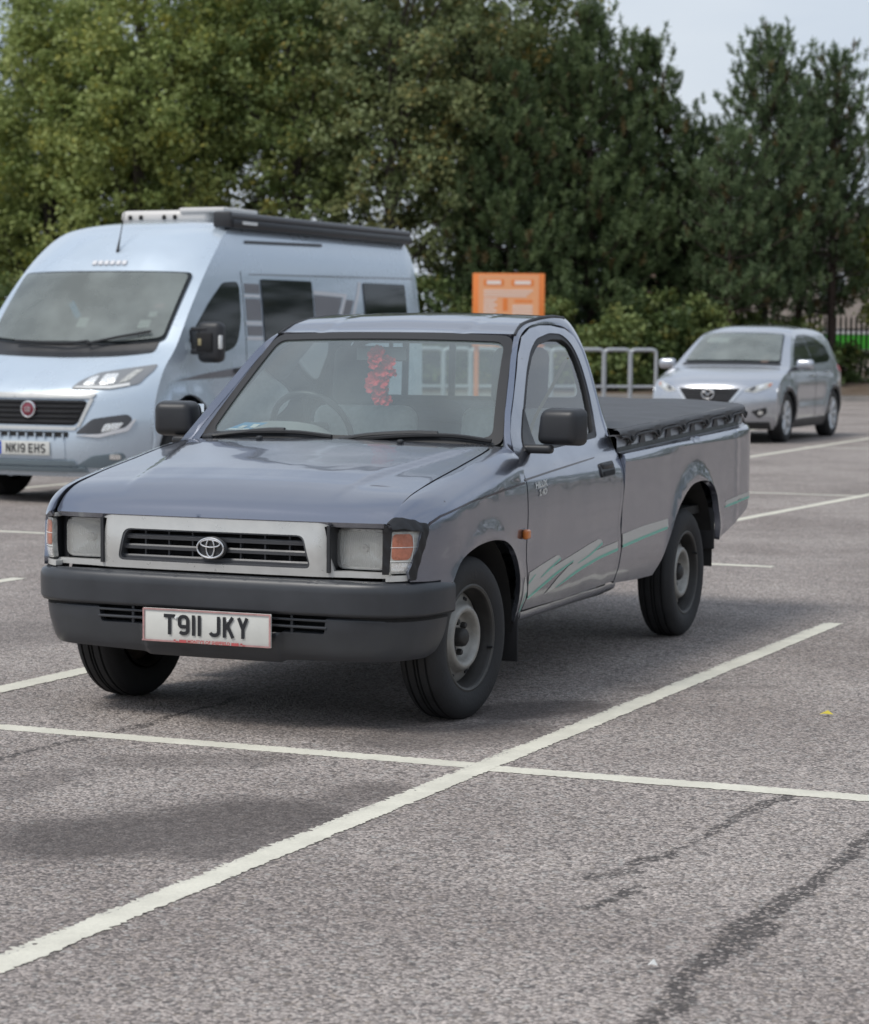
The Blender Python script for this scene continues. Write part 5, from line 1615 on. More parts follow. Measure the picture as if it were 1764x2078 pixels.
def mk_suv_side(sgn, mm):
    fe = catmull(UE, 3)
    o = [tuple(q) for q in fe[2:]] + [(4.05, 1.48), (4.20, 1.30), (4.32, 1.10), (4.42, .90), (4.46, .70), (4.46, .40), (4.40, .30)] + catmull(ua2, 4)[::-1] + catmull(ua1, 4)[::-1]
    s_ = panel('body_side', o, mm(uside), 'suv_paint', suv, step=.09, th=.03, out=(sgn, 0, 0))
    def patch(nm, pts, mat, off=.004, r=.03, th=.004):
        return panel(nm, fillet(pts, r), mm(uside), mat, s_, step=.09, th=th, off=off, out=(sgn, 0, 0))
    patch('side_window', [(1.40, 1.105), (1.62, 1.27), (1.94, 1.45), (2.22, 1.545), (2.50, 1.56), (2.50, 1.115)], 'dark_glass')
    patch('side_window', [(2.55, 1.12), (2.55, 1.56), (2.85, 1.555), (3.20, 1.51), (3.62, 1.38), (3.68, 1.20), (3.40, 1.14)], 'dark_glass')
    patch('sill_cladding', [(1.36, .20), (3.20, .20), (3.20, .33), (1.36, .31)], 'plastic', .012)
    for cy in (.92, 3.62):
        a = [(cy + .455 * math.cos(t), .36 + .43 * math.sin(t)) for t in np.linspace(-.2, PI + .2, 19)]
        b_ = [(cy + .40 * math.cos(t), .36 + .385 * math.sin(t)) for t in np.linspace(PI + .2, -.2, 19)]
        patch('arch_cladding', a + b_, 'plastic', .010, .001)
    patch('door_handle', [(2.22, .93), (2.40, .94), (2.40, .965), (2.22, .955)], 'silver', .02, .008)
    patch('door_handle', [(3.14, .98), (3.32, .99), (3.32, 1.015), (3.14, 1.005)], 'silver', .02, .008)
    patch('door_seam', [(2.515, .34), (2.523, .34), (2.523, 1.12), (2.515, 1.12)], 'dark', .002, .001)
    patch('door_seam', [(1.395, .34), (1.403, .34), (1.403, 1.09), (1.395, 1.09)], 'dark', .002, .001)
    patch('tail_lamp', [(4.05, 1.02), (4.40, .98), (4.34, 1.08), (4.10, 1.10)], 'plate_red', .006, .02)
both(mk_suv_side)
panel('tailgate', fillet([(-.80, .35), (.80, .35), (.78, .95), (.60, 1.5), (.48, 1.6), (-.48, 1.6), (-.60, 1.5), (-.78, .95)], .04), lambda x, z: np.stack([x, 4.44 - .62 * ST((z - .95) / .65) + 0 * x, z], -1), 'suv_paint', suv, step=.15, out=(0, 1, 0))
usc = skin_patch('windscreen', us, [(-.725, 1.135), (.725, 1.135), (.60, 1.545), (-.60, 1.545)], 'dark_glass', suv, .010, r=.05)
skin_patch('windscreen_glass', us, [(-.705, 1.145), (.705, 1.145), (.585, 1.53), (-.585, 1.53)], 'screen2', usc, .022, r=.05)
skin_patch('screen_sticker', us, [(-.50, 1.42), (-.16, 1.42), (-.16, 1.49), (-.48, 1.49)], 'white', usc, .014, r=.015)
skin_patch('occupant_glimpse', us, [(.44, 1.14), (.56, 1.14), (.55, 1.25), (.47, 1.27)], 'skin', usc, .012, r=.03)
skin_patch('cowl', us, [(-.74, 1.095), (.74, 1.095), (.73, 1.13), (-.73, 1.13)], 'plastic', suv, .006, r=.01)
ug = skin_patch('grille', us, [(-.31, .575), (.31, .575), (.455, .780), (-.455, .780)], 'dark', suv, .006, r=.04)
for z in (.61, .64, .67, .70, .73, .755):
    hw = .30 + (z - .585) * .70
    MB().tube([tuple(us(*[np.array(q) for q in us.find(x, z)]) + np.array([0, -.012, 0])) for x in np.linspace(-hw, hw, 7)], .007, 5).build('grille_bar', 'grille_grey', ug)
for sg in (1, -1):
    skin_patch('grille_trim', us, [(sg * .29, .565), (sg * .33, .565), (sg * .49, .77), (sg * .45, .78)], 'chrome', suv, .014, r=.008)
skin_patch('grille_trim', us, [(-.32, .56), (.32, .56), (.33, .580), (-.33, .580)], 'chrome', suv, .014, r=.005)
yb_ = float(us(np.array(0.0), np.array(us.find(0, .70)[1]))[1]) - .03
ub = MB().tube([(.088 * math.cos(a), yb_, .70 + .070 * math.sin(a)) for a in np.linspace(0, 2 * PI, 36, endpoint=False)], .010, 8, closed=True)
ubo = ub.build('emblem', 'chrome', suv)
MB().tube(catmull([(-.078, yb_, .725), (-.045, yb_, .728), (-.022, yb_, .705), (0, yb_, .682), (.022, yb_, .705), (.045, yb_, .728), (.078, yb_, .725)], 5), .010, 8).build('emblem_wing', 'chrome', ubo)
spl = MB().box((0, yb_ + .01, .50), (.52, .012, .11), r=.003).build('number_plate', 'plate', suv)
skin_patch('bumper_intake', us, [(-.52, .30), (.52, .30), (.48, .42), (-.48, .42)], 'dark', suv, .005, r=.03)
skin_patch('bumper_cladding', us, [(-.82, .205), (.82, .205), (.82, .30), (-.82, .30)], 'plastic', suv, .006, r=.01)
for sg in (1, -1):
    l_ = skin_patch('headlight', us, [(sg * .49, .735), (sg * .60, .80), (sg * .80, .865), (sg * .845, .855), (sg * .83, .79), (sg * .64, .715)], 'white_in', suv, .006, r=.025)
    skin_patch('lamp_bowl', us, [(sg * .56, .75), (sg * .64, .75), (sg * .65, .81), (sg * .60, .795)], 'grille_grey', l_, .010, r=.02)
    skin_patch('lamp_bowl', us, [(sg * .67, .765), (sg * .74, .78), (sg * .75, .835), (sg * .69, .82)], 'reflector', l_, .010, r=.02)
    skin_patch('indicator', us, [(sg * .79, .80), (sg * .825, .81), (sg * .835, .845), (sg * .80, .845)], 'amber_in', l_, .010, r=.01)
    f_ = skin_patch('fog_recess', us, [(sg * .60, .455), (sg * .80, .515), (sg * .80, .43), (sg * .70, .36)], 'plastic', suv, .005, r=.02)
    skin_patch('fog_light', us, [(sg * .69, .405), (sg * .75, .415), (sg * .75, .47), (sg * .69, .46)], 'reflector', f_, .010, r=.025)
    m = MB().box((sg * 1.045, 1.36, 1.115), (.26, .12, .15), r=.05, seg=3).build('door_mirror', 'suv_paint', suv)
    MB().box((sg * .92, 1.37, 1.06), (.12, .06, .05), r=.015).build('mirror_arm', 'plastic', m)
uw = alloy_wheel(suv, .36, .245, .22, 7, (.80, .92, .36), 0)
place_wheel(uw, suv, (-.80, .92, .36), PI); place_wheel(uw, suv, (.80, 3.62, .36), 0); place_wheel(uw, suv, (-.80, 3.62, .36), PI)
b = MB().box((0, 2.25, .42), (1.44, 4.0, .34)); b.box((0, .92, .62), (1.16, .8, .3)); b.build('chassis', 'chassis', suv, False)
for sg in (1, -1):
    for cy in (.92, 3.62):
        rows = []
        for k in range(15):
            a = PI * (-.1 + 1.2 * k / 14)
            rows.append([(sg * .88, cy + .41 * math.cos(a), .36 + .40 * math.sin(a)), (sg * .5, cy + .41 * math.cos(a), .36 + .40 * math.sin(a))])
        MB().grid(rows).build('wheel_arch_liner', 'chassis', suv)
# ================================================================= STREET FURNITURE
MT['galv'] = P('galvanised_steel', (.44, .46, .48), .45, .35, var=.12, vscale=5)
def pxL(px, D):
    return (px - 882.0) / 4850.41 * D
hoopD = 57.0
pitch_ = .635
hb = thing('hoop_barrier', '', 'barrier', group='galvanised hoop barriers')
hp = catmull([(-.315, 0, 0), (-.315, 0, .6), (-.315, 0, 1.10), (-.29, 0, 1.20), (-.20, 0, 1.235), (0, 0, 1.237), (.20, 0, 1.235), (.29, 0, 1.20), (.315, 0, 1.10), (.315, 0, .6), (.315, 0, 0)], 5)
MB().tube(hp, .045, 10).build('hoop', 'galv', hb)
MB().tube([(-.29, 0, .36), (.29, 0, .36)], .033, 10).build('cross_rail', 'galv', hb)
for sx_ in (-.315, .315):
    MB().box((sx_, 0, .006), (.15, .15, .012), r=.003).build('base_plate', 'galv', hb)
hoop_labels = ['silver steel hoop barrier at the end of the row nearest the silver car', 'silver steel hoop barrier second in the row from the silver car', 'silver steel hoop barrier cut off by the rear corner of the pickup cab',
               'silver steel hoop barrier seen through the rear half of the pickup side window', 'silver steel hoop barrier seen through the front edge of the pickup side window', 'silver steel hoop barrier hidden partly by the pickup screen pillar and headrest',
               'silver steel hoop barrier in front of the orange sign post, seen through the windscreen', 'silver steel hoop barrier left of the orange sign post, seen through the windscreen', 'silver steel hoop barrier overlapping the campervan tail, seen through the pickup windscreen']
for i in range(9):
    D = hoopD - .15 * i
    L = pxL(1303, hoopD) - pitch_ * i
    x, y = ground_at(L, D)
    o = hb if i == 0 else dup(hb)
    o.location = (x, y, 0); o.rotation_euler = (0, 0, -YAW + .23)
    o['label'] = hoop_labels[i]; o['group'] = 'galvanised hoop barriers'

# orange information sign on two posts
MT['orange'] = P('orange_sign_panel', (.84, .235, .045), .45, 0, .2)
MT['pale_orange'] = P('pale_orange_print', (.86, .40, .19), .5)
MT['sign_white'] = P('off_white_print', (.86, .76, .68), .5)
sD = 50.0
sx0, sy0 = ground_at(pxL(1028.5, sD), sD)
sg_ = thing('information_sign', 'orange car park notice board with pale print rising behind the pickup roof', 'sign', (sx0, sy0, 0), -YAW)
zt_, zb_ = 2.83, 1.30
MB().box((0, 0, (zt_ + zb_) / 2), (1.50, .05, zt_ - zb_), r=.006).build('sign_board', 'orange', sg_)
inset = MB().box((0, -.0275, (zt_ + zb_) / 2), (1.26, .004, zt_ - zb_ - .06)).build('print_area', 'pale_orange', sg_)
def bars(rows_, mat, name):
    for (x0, x1, z0, z1) in rows_:
        MB().box(((x0 + x1) / 2, -.031, (z0 + z1) / 2), (x1 - x0, .003, z1 - z0)).build(name, mat, inset, False)
bars([(-.52, -.10, zt_ - .26, zt_ - .13), (.06, .52, zt_ - .26, zt_ - .13), (-.12, -.02, zt_ - .78, zt_ - .52), (-.52, -.06, zt_ - .93, zt_ - .90), (.12, .50, zt_ - .60, zt_ - .55)], 'orange', 'print_block')
def tbars(rows_, name='print_line'):
    for (x0, x1, z, h) in rows_:
        MB().box(((x0 + x1) / 2, -.034, z), (x1 - x0, .003, h)).build(name, 'sign_white', inset, False)
tbars([(-.46, -.16, zt_ - .19, .08), (.12, .46, zt_ - .19, .08)] + [(-.52, .50 - .06 * (k % 3), zt_ - .36 - .055 * k, .026) for k in range(3)]
      + [(-.52, -.24 - .05 * (k % 2), zt_ - .54 - .06 * k, .03) for k in range(6)] + [(.08, .50, zt_ - .68 - .06 * k, .03) for k in range(5)] + [(-.44, .50 - .1 * (k % 2), zt_ - 1.05 - .07 * k, .03) for k in range(5)])
for sx_ in (-.66, .66):
    MB().box((sx_, .06, 1.38), (.10, .06, 2.76), r=.008).build('post', 'orange', sg_)

# ================================================================= BOUNDARY FENCE, TRAILER AND BUILDING BEYOND
MT['fence_paint'] = P('dark_green_steel', (.035, .045, .04), .55, .2)
fD = 69.0
fL0, fL1 = 5.5, 18.0
fx, fy = ground_at(fL0, fD)
fence = thing('palisade_fence', 'dark steel palisade fence running along the verge under the pines', 'fence', (fx, fy, .37), -YAW)
n_p = int((fL1 - fL0) / .15)
pm_ = None
for i in range(n_p):
    if pm_ is None:
        q = MB().add([(-.034, -.012, .05), (0, .012, .05), (.034, -.012, .05), (-.034, -.012, 1.75), (0, .012, 1.75), (.034, -.012, 1.75), (0, -.002, 1.88)], [(0, 1, 4, 3), (1, 2, 5, 4), (3, 4, 6), (4, 5, 6), (2, 0, 3, 5), (3, 6, 5)])
        p_ = q.build('pale', 'fence_paint', fence, False); pm_ = p_
    else:
        p_ = pm_.copy(); COL.objects.link(p_); p_.parent = fence
    p_.location = (i * .15, 0, 0)
for z in (.35, 1.45):
    MB().box(((fL1 - fL0) / 2, .04, z), (fL1 - fL0, .05, .05)).build('fence_rail', 'fence_paint', fence, False)
for k in range(5):
    MB().box((k * 2.75 + .4, .09, .9), (.10, .05, 1.8)).build('fence_post', 'fence_paint', fence, False)
MT['lime'] = P('bright_green_panel', (.08, .46, .05), .45)
MT['trailer_white'] = P('white_trailer_side', (.72, .73, .74), .45, var=.08, vscale=2)
tx, ty = ground_at(15.4, 84)
tr_ = thing('lorry_trailer', 'white and bright green trailer standing behind the palisade fence', 'trailer', (tx, ty, .2), -YAW + .1)
MB().box((0, 0, 1.28), (7.0, 2.3, .75), r=.03).build('trailer_body', 'trailer_white', tr_)
MB().box((-.6, -1.16, 1.30), (5.0, .02, .55)).build('green_panel', 'lime', tr_, False)
MB().box((-.6, -1.175, 1.60), (5.4, .02, .12)).build('white_band', 'trailer_white', tr_, False)
for x in (-2.2, 2.2):
    w_ = MB().lathe([(.0, -.1), (.44, -.1), (.45, 0), (.44, .1), (0, .1)], n=20)
    w_.V = [(x + v[1], -1.0 + v[0], .45 + v[2]) for v in w_.V]
    w_.build('wheel', 'tyre', tr_)
MB().box((0, 0, .80), (6.6, 1.2, .2)).build('trailer_frame', 'chassis', tr_, False)

# brick house glimpsed between the trunks
def brick_mat():
    m, nt, out = new_mat('red_brick_wall')
    tcn = nd(nt, 'ShaderNodeTexCoord')
    br = nd(nt, 'ShaderNodeTexBrick', {'Vector': tcn.outputs['Generated'], 'Color1': (.40, .17, .105, 1), 'Color2': (.32, .13, .085, 1), 'Mortar': (.42, .36, .31, 1), 'Scale': 60.0, 'Mortar Size': .012})
    b = nd(nt, 'ShaderNodeBsdfPrincipled', {'Base Color': br.outputs['Color'], 'Roughness': .9})
    nt.links.new(b.outputs[0], out.inputs['Surface'])
    return m
MT['brick'] = brick_mat()
MT['roof_tile'] = P('dark_roof_tiles', (.10, .08, .075), .85, var=.2, vscale=2)
def house(L, D, w, h, d, lab, rot):
    x, y = ground_at(L, D)
    hs = thing('brick_house', lab, 'house', (x, y, 0), rot)
    MB().box((0, 0, h / 2), (w, d, h)).build('wall', 'brick', hs, False)
    rw, rd = w / 2 + .4, d / 2 + .4
    rh = 2.6
    mk('roof', [(-rw, -rd, h), (rw, -rd, h), (rw, rd, h), (-rw, rd, h), (-rw, 0, h + rh), (rw, 0, h + rh)], [(0, 1, 5, 4), (2, 3, 4, 5), (0, 4, 3), (1, 2, 5), (0, 3, 2, 1)], 'roof_tile', hs, False)
    for k in range(int(w // 3)):
        for z in (1.5, 4.0):
            if z + .7 < h:
                f = MB().box((-w / 2 + 1.6 + 3 * k, -d / 2 - .02, z), (1.3, .08, 1.2)).build('window', 'white', hs, False)
                MB().box((-w / 2 + 1.6 + 3 * k, -d / 2 - .065, z), (1.1, .02, 1.0)).build('pane', 'dark_glass', f, False)
house(16.0, 112, 13, 5.2, 8, 'red brick house glimpsed between the pine trunks behind the silver car', -YAW + .2)
house(33, 118, 14, 5.2, 8, 'red brick house half hidden at the far end beyond the fence', -YAW - .1)

# ================================================================= TREES
def leaf_mat(name, ca, cb, cc, trans=.35, rough=.55):
    m, nt, out = new_mat(name)
    at = nd(nt, 'ShaderNodeAttribute', attribute_name='tone')
    sp = nd(nt, 'ShaderNodeSeparateColor', {0: at.outputs['Color']})
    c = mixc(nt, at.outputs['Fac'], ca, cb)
    at2 = nd(nt, 'ShaderNodeAttribute', attribute_name='turn')
    c = mixc(nt, at2.outputs['Fac'], c, cc)
    df = nd(nt, 'ShaderNodeBsdfPrincipled', {'Base Color': c, 'Roughness': rough, 'Specular IOR Level': .35})
    tl = nd(nt, 'ShaderNodeBsdfTranslucent', {'Color': c})
    mx = nd(nt, 'ShaderNodeMixShader', {0: trans, 1: df.outputs[0], 2: tl.outputs[0]})
    nt.links.new(mx.outputs[0], out.inputs['Surface'])
    return m
MT['leaf_light'] = leaf_mat('yellow_green_leaves', (.165, .225, .062), (.37, .43, .155), (.46, .41, .08))
MT['leaf_mid'] = leaf_mat('mid_green_leaves', (.118, .172, .056), (.275, .335, .125), (.33, .26, .05))
MT['leaf_grey'] = leaf_mat('grey_green_leaves', (.120, .162, .066), (.29, .335, .155), (.36, .26, .07))
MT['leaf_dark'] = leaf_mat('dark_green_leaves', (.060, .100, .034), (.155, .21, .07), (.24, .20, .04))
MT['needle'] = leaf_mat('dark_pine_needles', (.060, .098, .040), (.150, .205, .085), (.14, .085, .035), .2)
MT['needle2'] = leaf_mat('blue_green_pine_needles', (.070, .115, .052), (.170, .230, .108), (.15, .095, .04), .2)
MT['bark_tree'] = P('tree_bark', (.055, .045, .036), .9, var=.3, vscale=6)
MT['bark_pine'] = P('pine_bark', (.065, .046, .036), .9, var=.3, vscale=6)

def big_mesh(name, V, nquad, tone, turn, mat, parent):
    me = bpy.data.meshes.new(name)
    me.vertices.add(len(V)); me.vertices.foreach_set('co', np.asarray(V, np.float32).ravel())
    me.loops.add(nquad * 4); me.loops.foreach_set('vertex_index', np.arange(nquad * 4, dtype=np.int32))
    me.polygons.add(nquad); me.polygons.foreach_set('loop_start', np.arange(0, nquad * 4, 4, dtype=np.int32))
    try:
        me.polygons.foreach_set('loop_total', np.full(nquad, 4, np.int32))
    except Exception:
        pass
    for nm, a in (('tone', tone), ('turn', turn)):
        at = me.attributes.new(nm, 'FLOAT', 'FACE'); at.data.foreach_set('value', np.asarray(a, np.float32))
    me.materials.append(MT[mat])
    me.update(calc_edges=True); me.validate()
    return link(bpy.data.objects.new(name, me), parent)

def unit(v):
    return v / (np.linalg.norm(v, axis=-1, keepdims=True) + 1e-9)

def leaves(cen, rad, per, size, rng, tone_c, turn_c, flat=.75):
    n = len(cen) * per
    c = np.repeat(cen, per, 0); r = np.repeat(rad, per)[:, None]
    d = unit(rng.normal(size=(n, 3))) * (rng.random((n, 1)) ** .45)
    p = c + d * r * np.array([1, 1, flat])
    nrm = unit(rng.normal(size=(n, 3)) * .8 + np.array([0, 0, .7]) + d * .5)
    ax = unit(np.cross(nrm, rng.normal(size=(n, 3))))
    sd = np.cross(nrm, ax)
    L = size * rng.uniform(.65, 1.3, (n, 1)); w = L * rng.uniform(.55, .8, (n, 1))
    droop = -nrm * L * .15
    V = np.stack([p - ax * L * .5, p + sd * w * .5 + droop * .2, p + ax * L * .5 + droop, p - sd * w * .5 + droop * .2], 1).reshape(-1, 3)
    tone = np.clip(np.repeat(tone_c, per) + rng.normal(0, .18, n), 0, 1)
    turn = np.clip(np.repeat(turn_c, per) * rng.random(n) * 1.6 + (rng.random(n) < .015) * .8, 0, 1)
    return V, n, tone, turn

def broad_tree(name, lab, L, D, h, rx, z0, mat, nclump, per, seed, tone0=.5, turn0=.08, size=.145, group='trees behind the car park', gaps=1.0, ry=None):
    rng = np.random.default_rng(seed)
    x, y = ground_at(L, D)
    t = thing(name, lab, 'tree', (x, y, .3), 0, group)
    ry = ry or rx * .8
    hc = (h - z0) / 2
    # clump centres crowd towards the outside of an uneven crown
    cs = []
    lob = rng.normal(0, 1, (7, 3)); lob = unit(lob)
    amp = rng.uniform(-.22, .28, 7)
    while len(cs) < nclump:
        d = unit(rng.normal(size=3)); f = 1.0
        for l_, a_ in zip(lob, amp):
            f += a_ * max(0, d @ l_) ** 3
        rr = f * rng.random() ** .38
        taper = 1.0 - .35 * max(0, d[2]) * rr
        q = np.array([d[0] * rx * rr * taper, d[1] * ry * rr * taper, z0 + hc + d[2] * hc * rr])
        cs.append(q)
    cs = np.array(cs)
    rad = rng.uniform(.32, .75, nclump) * gaps
    tone = np.clip(rng.normal(tone0, .28, nclump), 0, 1)
    turn = np.clip(rng.normal(turn0 - .12, .22, nclump), 0, 1)
    V, n, to, tu = leaves(cs, rad, per, size, rng, tone, turn)
    big_mesh('crown', V, n, to, tu, mat, t)
    b = MB()
    top = z0 + hc * 1.3
    lean = rng.normal(0, .25, 2)
    tp = [(lean[0] * k * k, lean[1] * k * k, top * k - .3 * (k == 0)) for k in np.linspace(0, 1, 7)]
    b.tube(tp, list(np.linspace(.20, .05, 7) * (h / 10)), 8)
    tp = np.array(tp)
    for q in cs[rng.permutation(nclump)[:34]]:
        k = np.clip(q[2] / top - .25, .12, .95)
        a = np.array([np.interp(k, np.linspace(0, 1, 7), tp[:, i]) for i in range(3)])
        m_ = a + (q - a) * .5 + np.array([0, 0, -.05 * np.linalg.norm(q - a)])
        b.tube([a, m_, q], [.055 * h / 10, .035, .014], 5)
    b.build('trunk', 'bark_tree', t)
    return t

def pine_tree(name, lab, L, D, h, R, mat, seed, z0=1.2, dens=1.0, top_pow=.8, group='pines behind the car park', leader=True, sparse=0.0):
    rng = np.random.default_rng(seed)
    x, y = ground_at(L, D)
    t = thing(name, lab, 'tree', (x, y, .3), 0, group)
    b = MB()
    b.tube([(0, 0, -.3), (0, 0, h * .5), (0, 0, h * .96)], [.16 * h / 10, .10 * h / 10, .02], 8)
    S = []; A = []; T = []
    z = z0
    while z < h - .3:
        k = (z - z0) / (h - z0)
        ln = R * (1 - k) ** top_pow * (.75 + .25 * min(1, k * 4)) + .22
        nb = rng.integers(5, 8)
        off = rng.random() * 6.28
        for i in range(nb):
            a = off + 2 * PI * i / nb + rng.normal(0, .2)
            l_ = ln * rng.uniform(.6, 1.15)
            if rng.random() < (.12 * (1 - k) if z > sparse else .34): continue
            pts = []
            for s in np.linspace(0, 1, 7):
                pts.append(np.array([math.cos(a) * l_ * s, math.sin(a) * l_ * s, z + l_ * (.10 * s + .42 * s * s * (0.5 + k))]))
            b.tube(pts[::2], [.030, .022, .015, .008], 5, cap=False)
            ns = int(max(4, l_ * 9 * dens))
            for s in rng.uniform(.25, 1.0, ns):
                p = pts[0] + (pts[-1] - pts[0]) * s
                p = np.array([np.interp(s, np.linspace(0, 1, 7), [q[i_] for q in pts]) for i_ in range(3)])
                p = p + rng.normal(0, .10, 3) * (1 + l_ * .5) + np.array([0, 0, rng.random() * .12])
                S.append(p); A.append(unit(np.array([math.cos(a) * .35, math.sin(a) * .35, 1.1 + k * .6]) + rng.normal(0, .28, 3)))
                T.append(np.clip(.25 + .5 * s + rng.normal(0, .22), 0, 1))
        z += rng.uniform(.26, .40)
    if leader:
        for k_ in range(10):
            S.append(np.array([rng.normal(0, .03), rng.normal(0, .03), h - .9 + k_ * .1])); A.append(unit(np.array([rng.normal(0, .25), rng.normal(0, .25), 1]))); T.append(.6)
    S = np.array(S); A = np.array(A); T = np.array(T)
    per = 26
    n = len(S) * per
    p = np.repeat(S, per, 0); a = np.repeat(A, per, 0)
    u = rng.random((n, 1))
    d = unit(a * rng.uniform(.5, 1.2, (n, 1)) + unit(rng.normal(size=(n, 3))) * .8)
    base = p + a * u * .30
    Ln = rng.uniform(.10, .17, (n, 1)); w = rng.uniform(.022, .036, (n, 1))
    sd = unit(np.cross(d, rng.normal(size=(n, 3))))
    V = np.stack([base - sd * w * .5, base + sd * w * .5, base + d * Ln + sd * w * .35, base + d * Ln - sd * w * .35], 1).reshape(-1, 3)
    to = np.clip(np.repeat(T, per) + rng.normal(0, .15, n), 0, 1)
    brown = np.repeat((rng.random(len(S)) < .05) * .8, per)
    big_mesh('crown', V, n, to, brown, mat, t)
    b.build('trunk', 'bark_pine', t)
    return t

def shrub(name, lab, L, D, h, r, mat, nclump, per, seed, tone0=.45, turn0=.08, size=.14, ry=None):
    rng = np.random.default_rng(seed)
    x, y = ground_at(L, D)
    t = thing(name, lab, 'shrub', (x, y, .25), 0, 'shrubs on the verge')
    d = unit(rng.normal(size=(nclump, 3))); d[:, 2] = np.abs(d[:, 2])
    rr = rng.random((nclump, 1)) ** .4
    cs = d * rr * np.array([r, ry or r * .8, h * .92]) + np.array([0, 0, .12])
    V, n, to, tu = leaves(cs, rng.uniform(.2, .45, nclump), per, size, rng, np.clip(rng.normal(tone0, .25, nclump), 0, 1), np.clip(rng.normal(turn0 - .1, .2, nclump), 0, 1))
    big_mesh('foliage', V, n, to, tu, mat, t)
    b = MB()
    for q in cs[:10]:
        b.tube([(0, 0, -.1), q * .5 + np.array([0, 0, .05]), q], [.03, .02, .008], 5)
    b.build('stem', 'bark_tree', t)
    return t

def PL(px, D): return pxL(px, D)
# deciduous row at the left
broad_tree('leafy_tree', 'yellow green leafy tree at the left edge above the campervan screen', PL(95, 66), 66, 11.4, 2.4, 1.8, 'leaf_light', 330, 80, 21, .55, .10)
broad_tree('leafy_tree', 'bright yellow green leafy tree over the campervan forehead', PL(270, 64.5), 64.5, 12.4, 2.6, 1.9, 'leaf_light', 330, 80, 22, .6, .14)
broad_tree('leafy_tree', 'leafy tree with yellowing upper leaves above the campervan awning front', PL(440, 66.5), 66.5, 12.6, 2.4, 1.6, 'leaf_light', 310, 80, 23, .45, .26)
broad_tree('leafy_tree', 'mid green leafy tree with a dense crown above the middle of the awning', PL(600, 65), 65, 12.8, 2.6, 1.6, 'leaf_mid', 320, 80, 24, .5, .08)
broad_tree('leafy_tree', 'grey green leafy tree with bare gaps above the awning end', PL(790, 64), 64, 13.0, 2.8, 1.8, 'leaf_grey', 330, 78, 25, .6, .10)
broad_tree('leafy_tree', 'tall grey green leafy tree with orange tinged leaves left of the orange sign', PL(960, 65.5), 65.5, 13.2, 2.5, 1.8, 'leaf_grey', 320, 78, 26, .5, .20)
broad_tree('leafy_tree', 'tall mid green leafy tree whose shoulder slopes down towards the open sky', PL(1095, 67), 67, 11.2, 2.2, 1.5, 'leaf_mid', 310, 80, 27, .45, .22)
# second row behind, in darker green leaves, to close the gaps
broad_tree('leafy_tree', 'dark green leafy tree standing behind the left end of the tree row', PL(150, 74), 74, 12.0, 3.4, 4.6, 'leaf_dark', 170, 70, 31, .4, .05, .2)
broad_tree('leafy_tree', 'dark green leafy tree standing behind the yellowing tree', PL(420, 75), 75, 13.6, 3.4, 5.0, 'leaf_dark', 190, 70, 32, .4, .05, .2)
broad_tree('leafy_tree', 'dark green leafy tree standing behind the dense mid green crown', PL(680, 74), 74, 14.0, 3.4, 5.0, 'leaf_dark', 190, 70, 33, .45, .05, .2)
broad_tree('leafy_tree', 'dark green leafy tree standing behind the orange tinged tree', PL(930, 75), 75, 13.6, 3.2, 4.6, 'leaf_dark', 180, 70, 34, .45, .05, .2)
# a belt of trees far off on the near side of the car park, mirrored in the pickup's doors and bonnet
rngb = np.random.default_rng(99)
nb_ = 1100
ab = np.linspace(math.radians(-97), math.radians(100), nb_) + rngb.normal(0, .01, nb_)      # bearing from the pickup, clockwise seen from above from +X round to -Y
cb_ = np.stack([4 + 62 * np.cos(-ab) + rngb.normal(0, 1.5, nb_), -2 + 62 * np.sin(-ab) + rngb.normal(0, 1.5, nb_), rngb.random(nb_) ** .8 * (8.2 + 1.6 * np.sin(ab * 9) + 1.2 * np.sin(ab * 23))], -1)
Vb, nq, tb_, ub_ = leaves(cb_, rngb.uniform(1.0, 2.2, nb_), 60, .55, rngb, np.clip(rngb.normal(.4, .25, nb_), 0, 1), np.zeros(nb_))
fw = big_mesh('far_treeline', Vb, nq, tb_, ub_, 'leaf_dark', None); fw['kind'] = 'stuff'
broad_tree('leafy_tree', 'low dark tree filling the gap under the leftmost crowns', PL(30, 71), 71, 6.8, 2.8, .5, 'leaf_dark', 230, 70, 35, .35, .05, .2)
broad_tree('leafy_tree', 'low dark tree behind the campervan forehead', PL(330, 72), 72, 6.2, 2.8, .5, 'leaf_dark', 220, 70, 36, .35, .05, .2)
# dark conifers between the leafy row and the open sky
pine_tree('pine_tree', 'dark pine standing in front of the tall leafy trees above the orange sign', PL(1030, 63.5), 63.5, 8.2, 2.2, 'needle', 41, 1.0, 1.5)
pine_tree('pine_tree', 'broad dark pine right of the orange sign with a blunt top', PL(1190, 64.5), 64.5, 10.1, 2.5, 'needle', 42, .9, 1.5)
pine_tree('pine_tree', 'dark pine sloping down on the right towards the gap of sky', PL(1300, 65.5), 65.5, 9.3, 2.4, 'needle', 43, 1.0, 1.5)
pine_tree('pine_tree', 'low dark pine filling the foot of the sky gap', PL(1405, 66.5), 66.5, 7.0, 1.9, 'needle', 44, 1.0, 1.4)
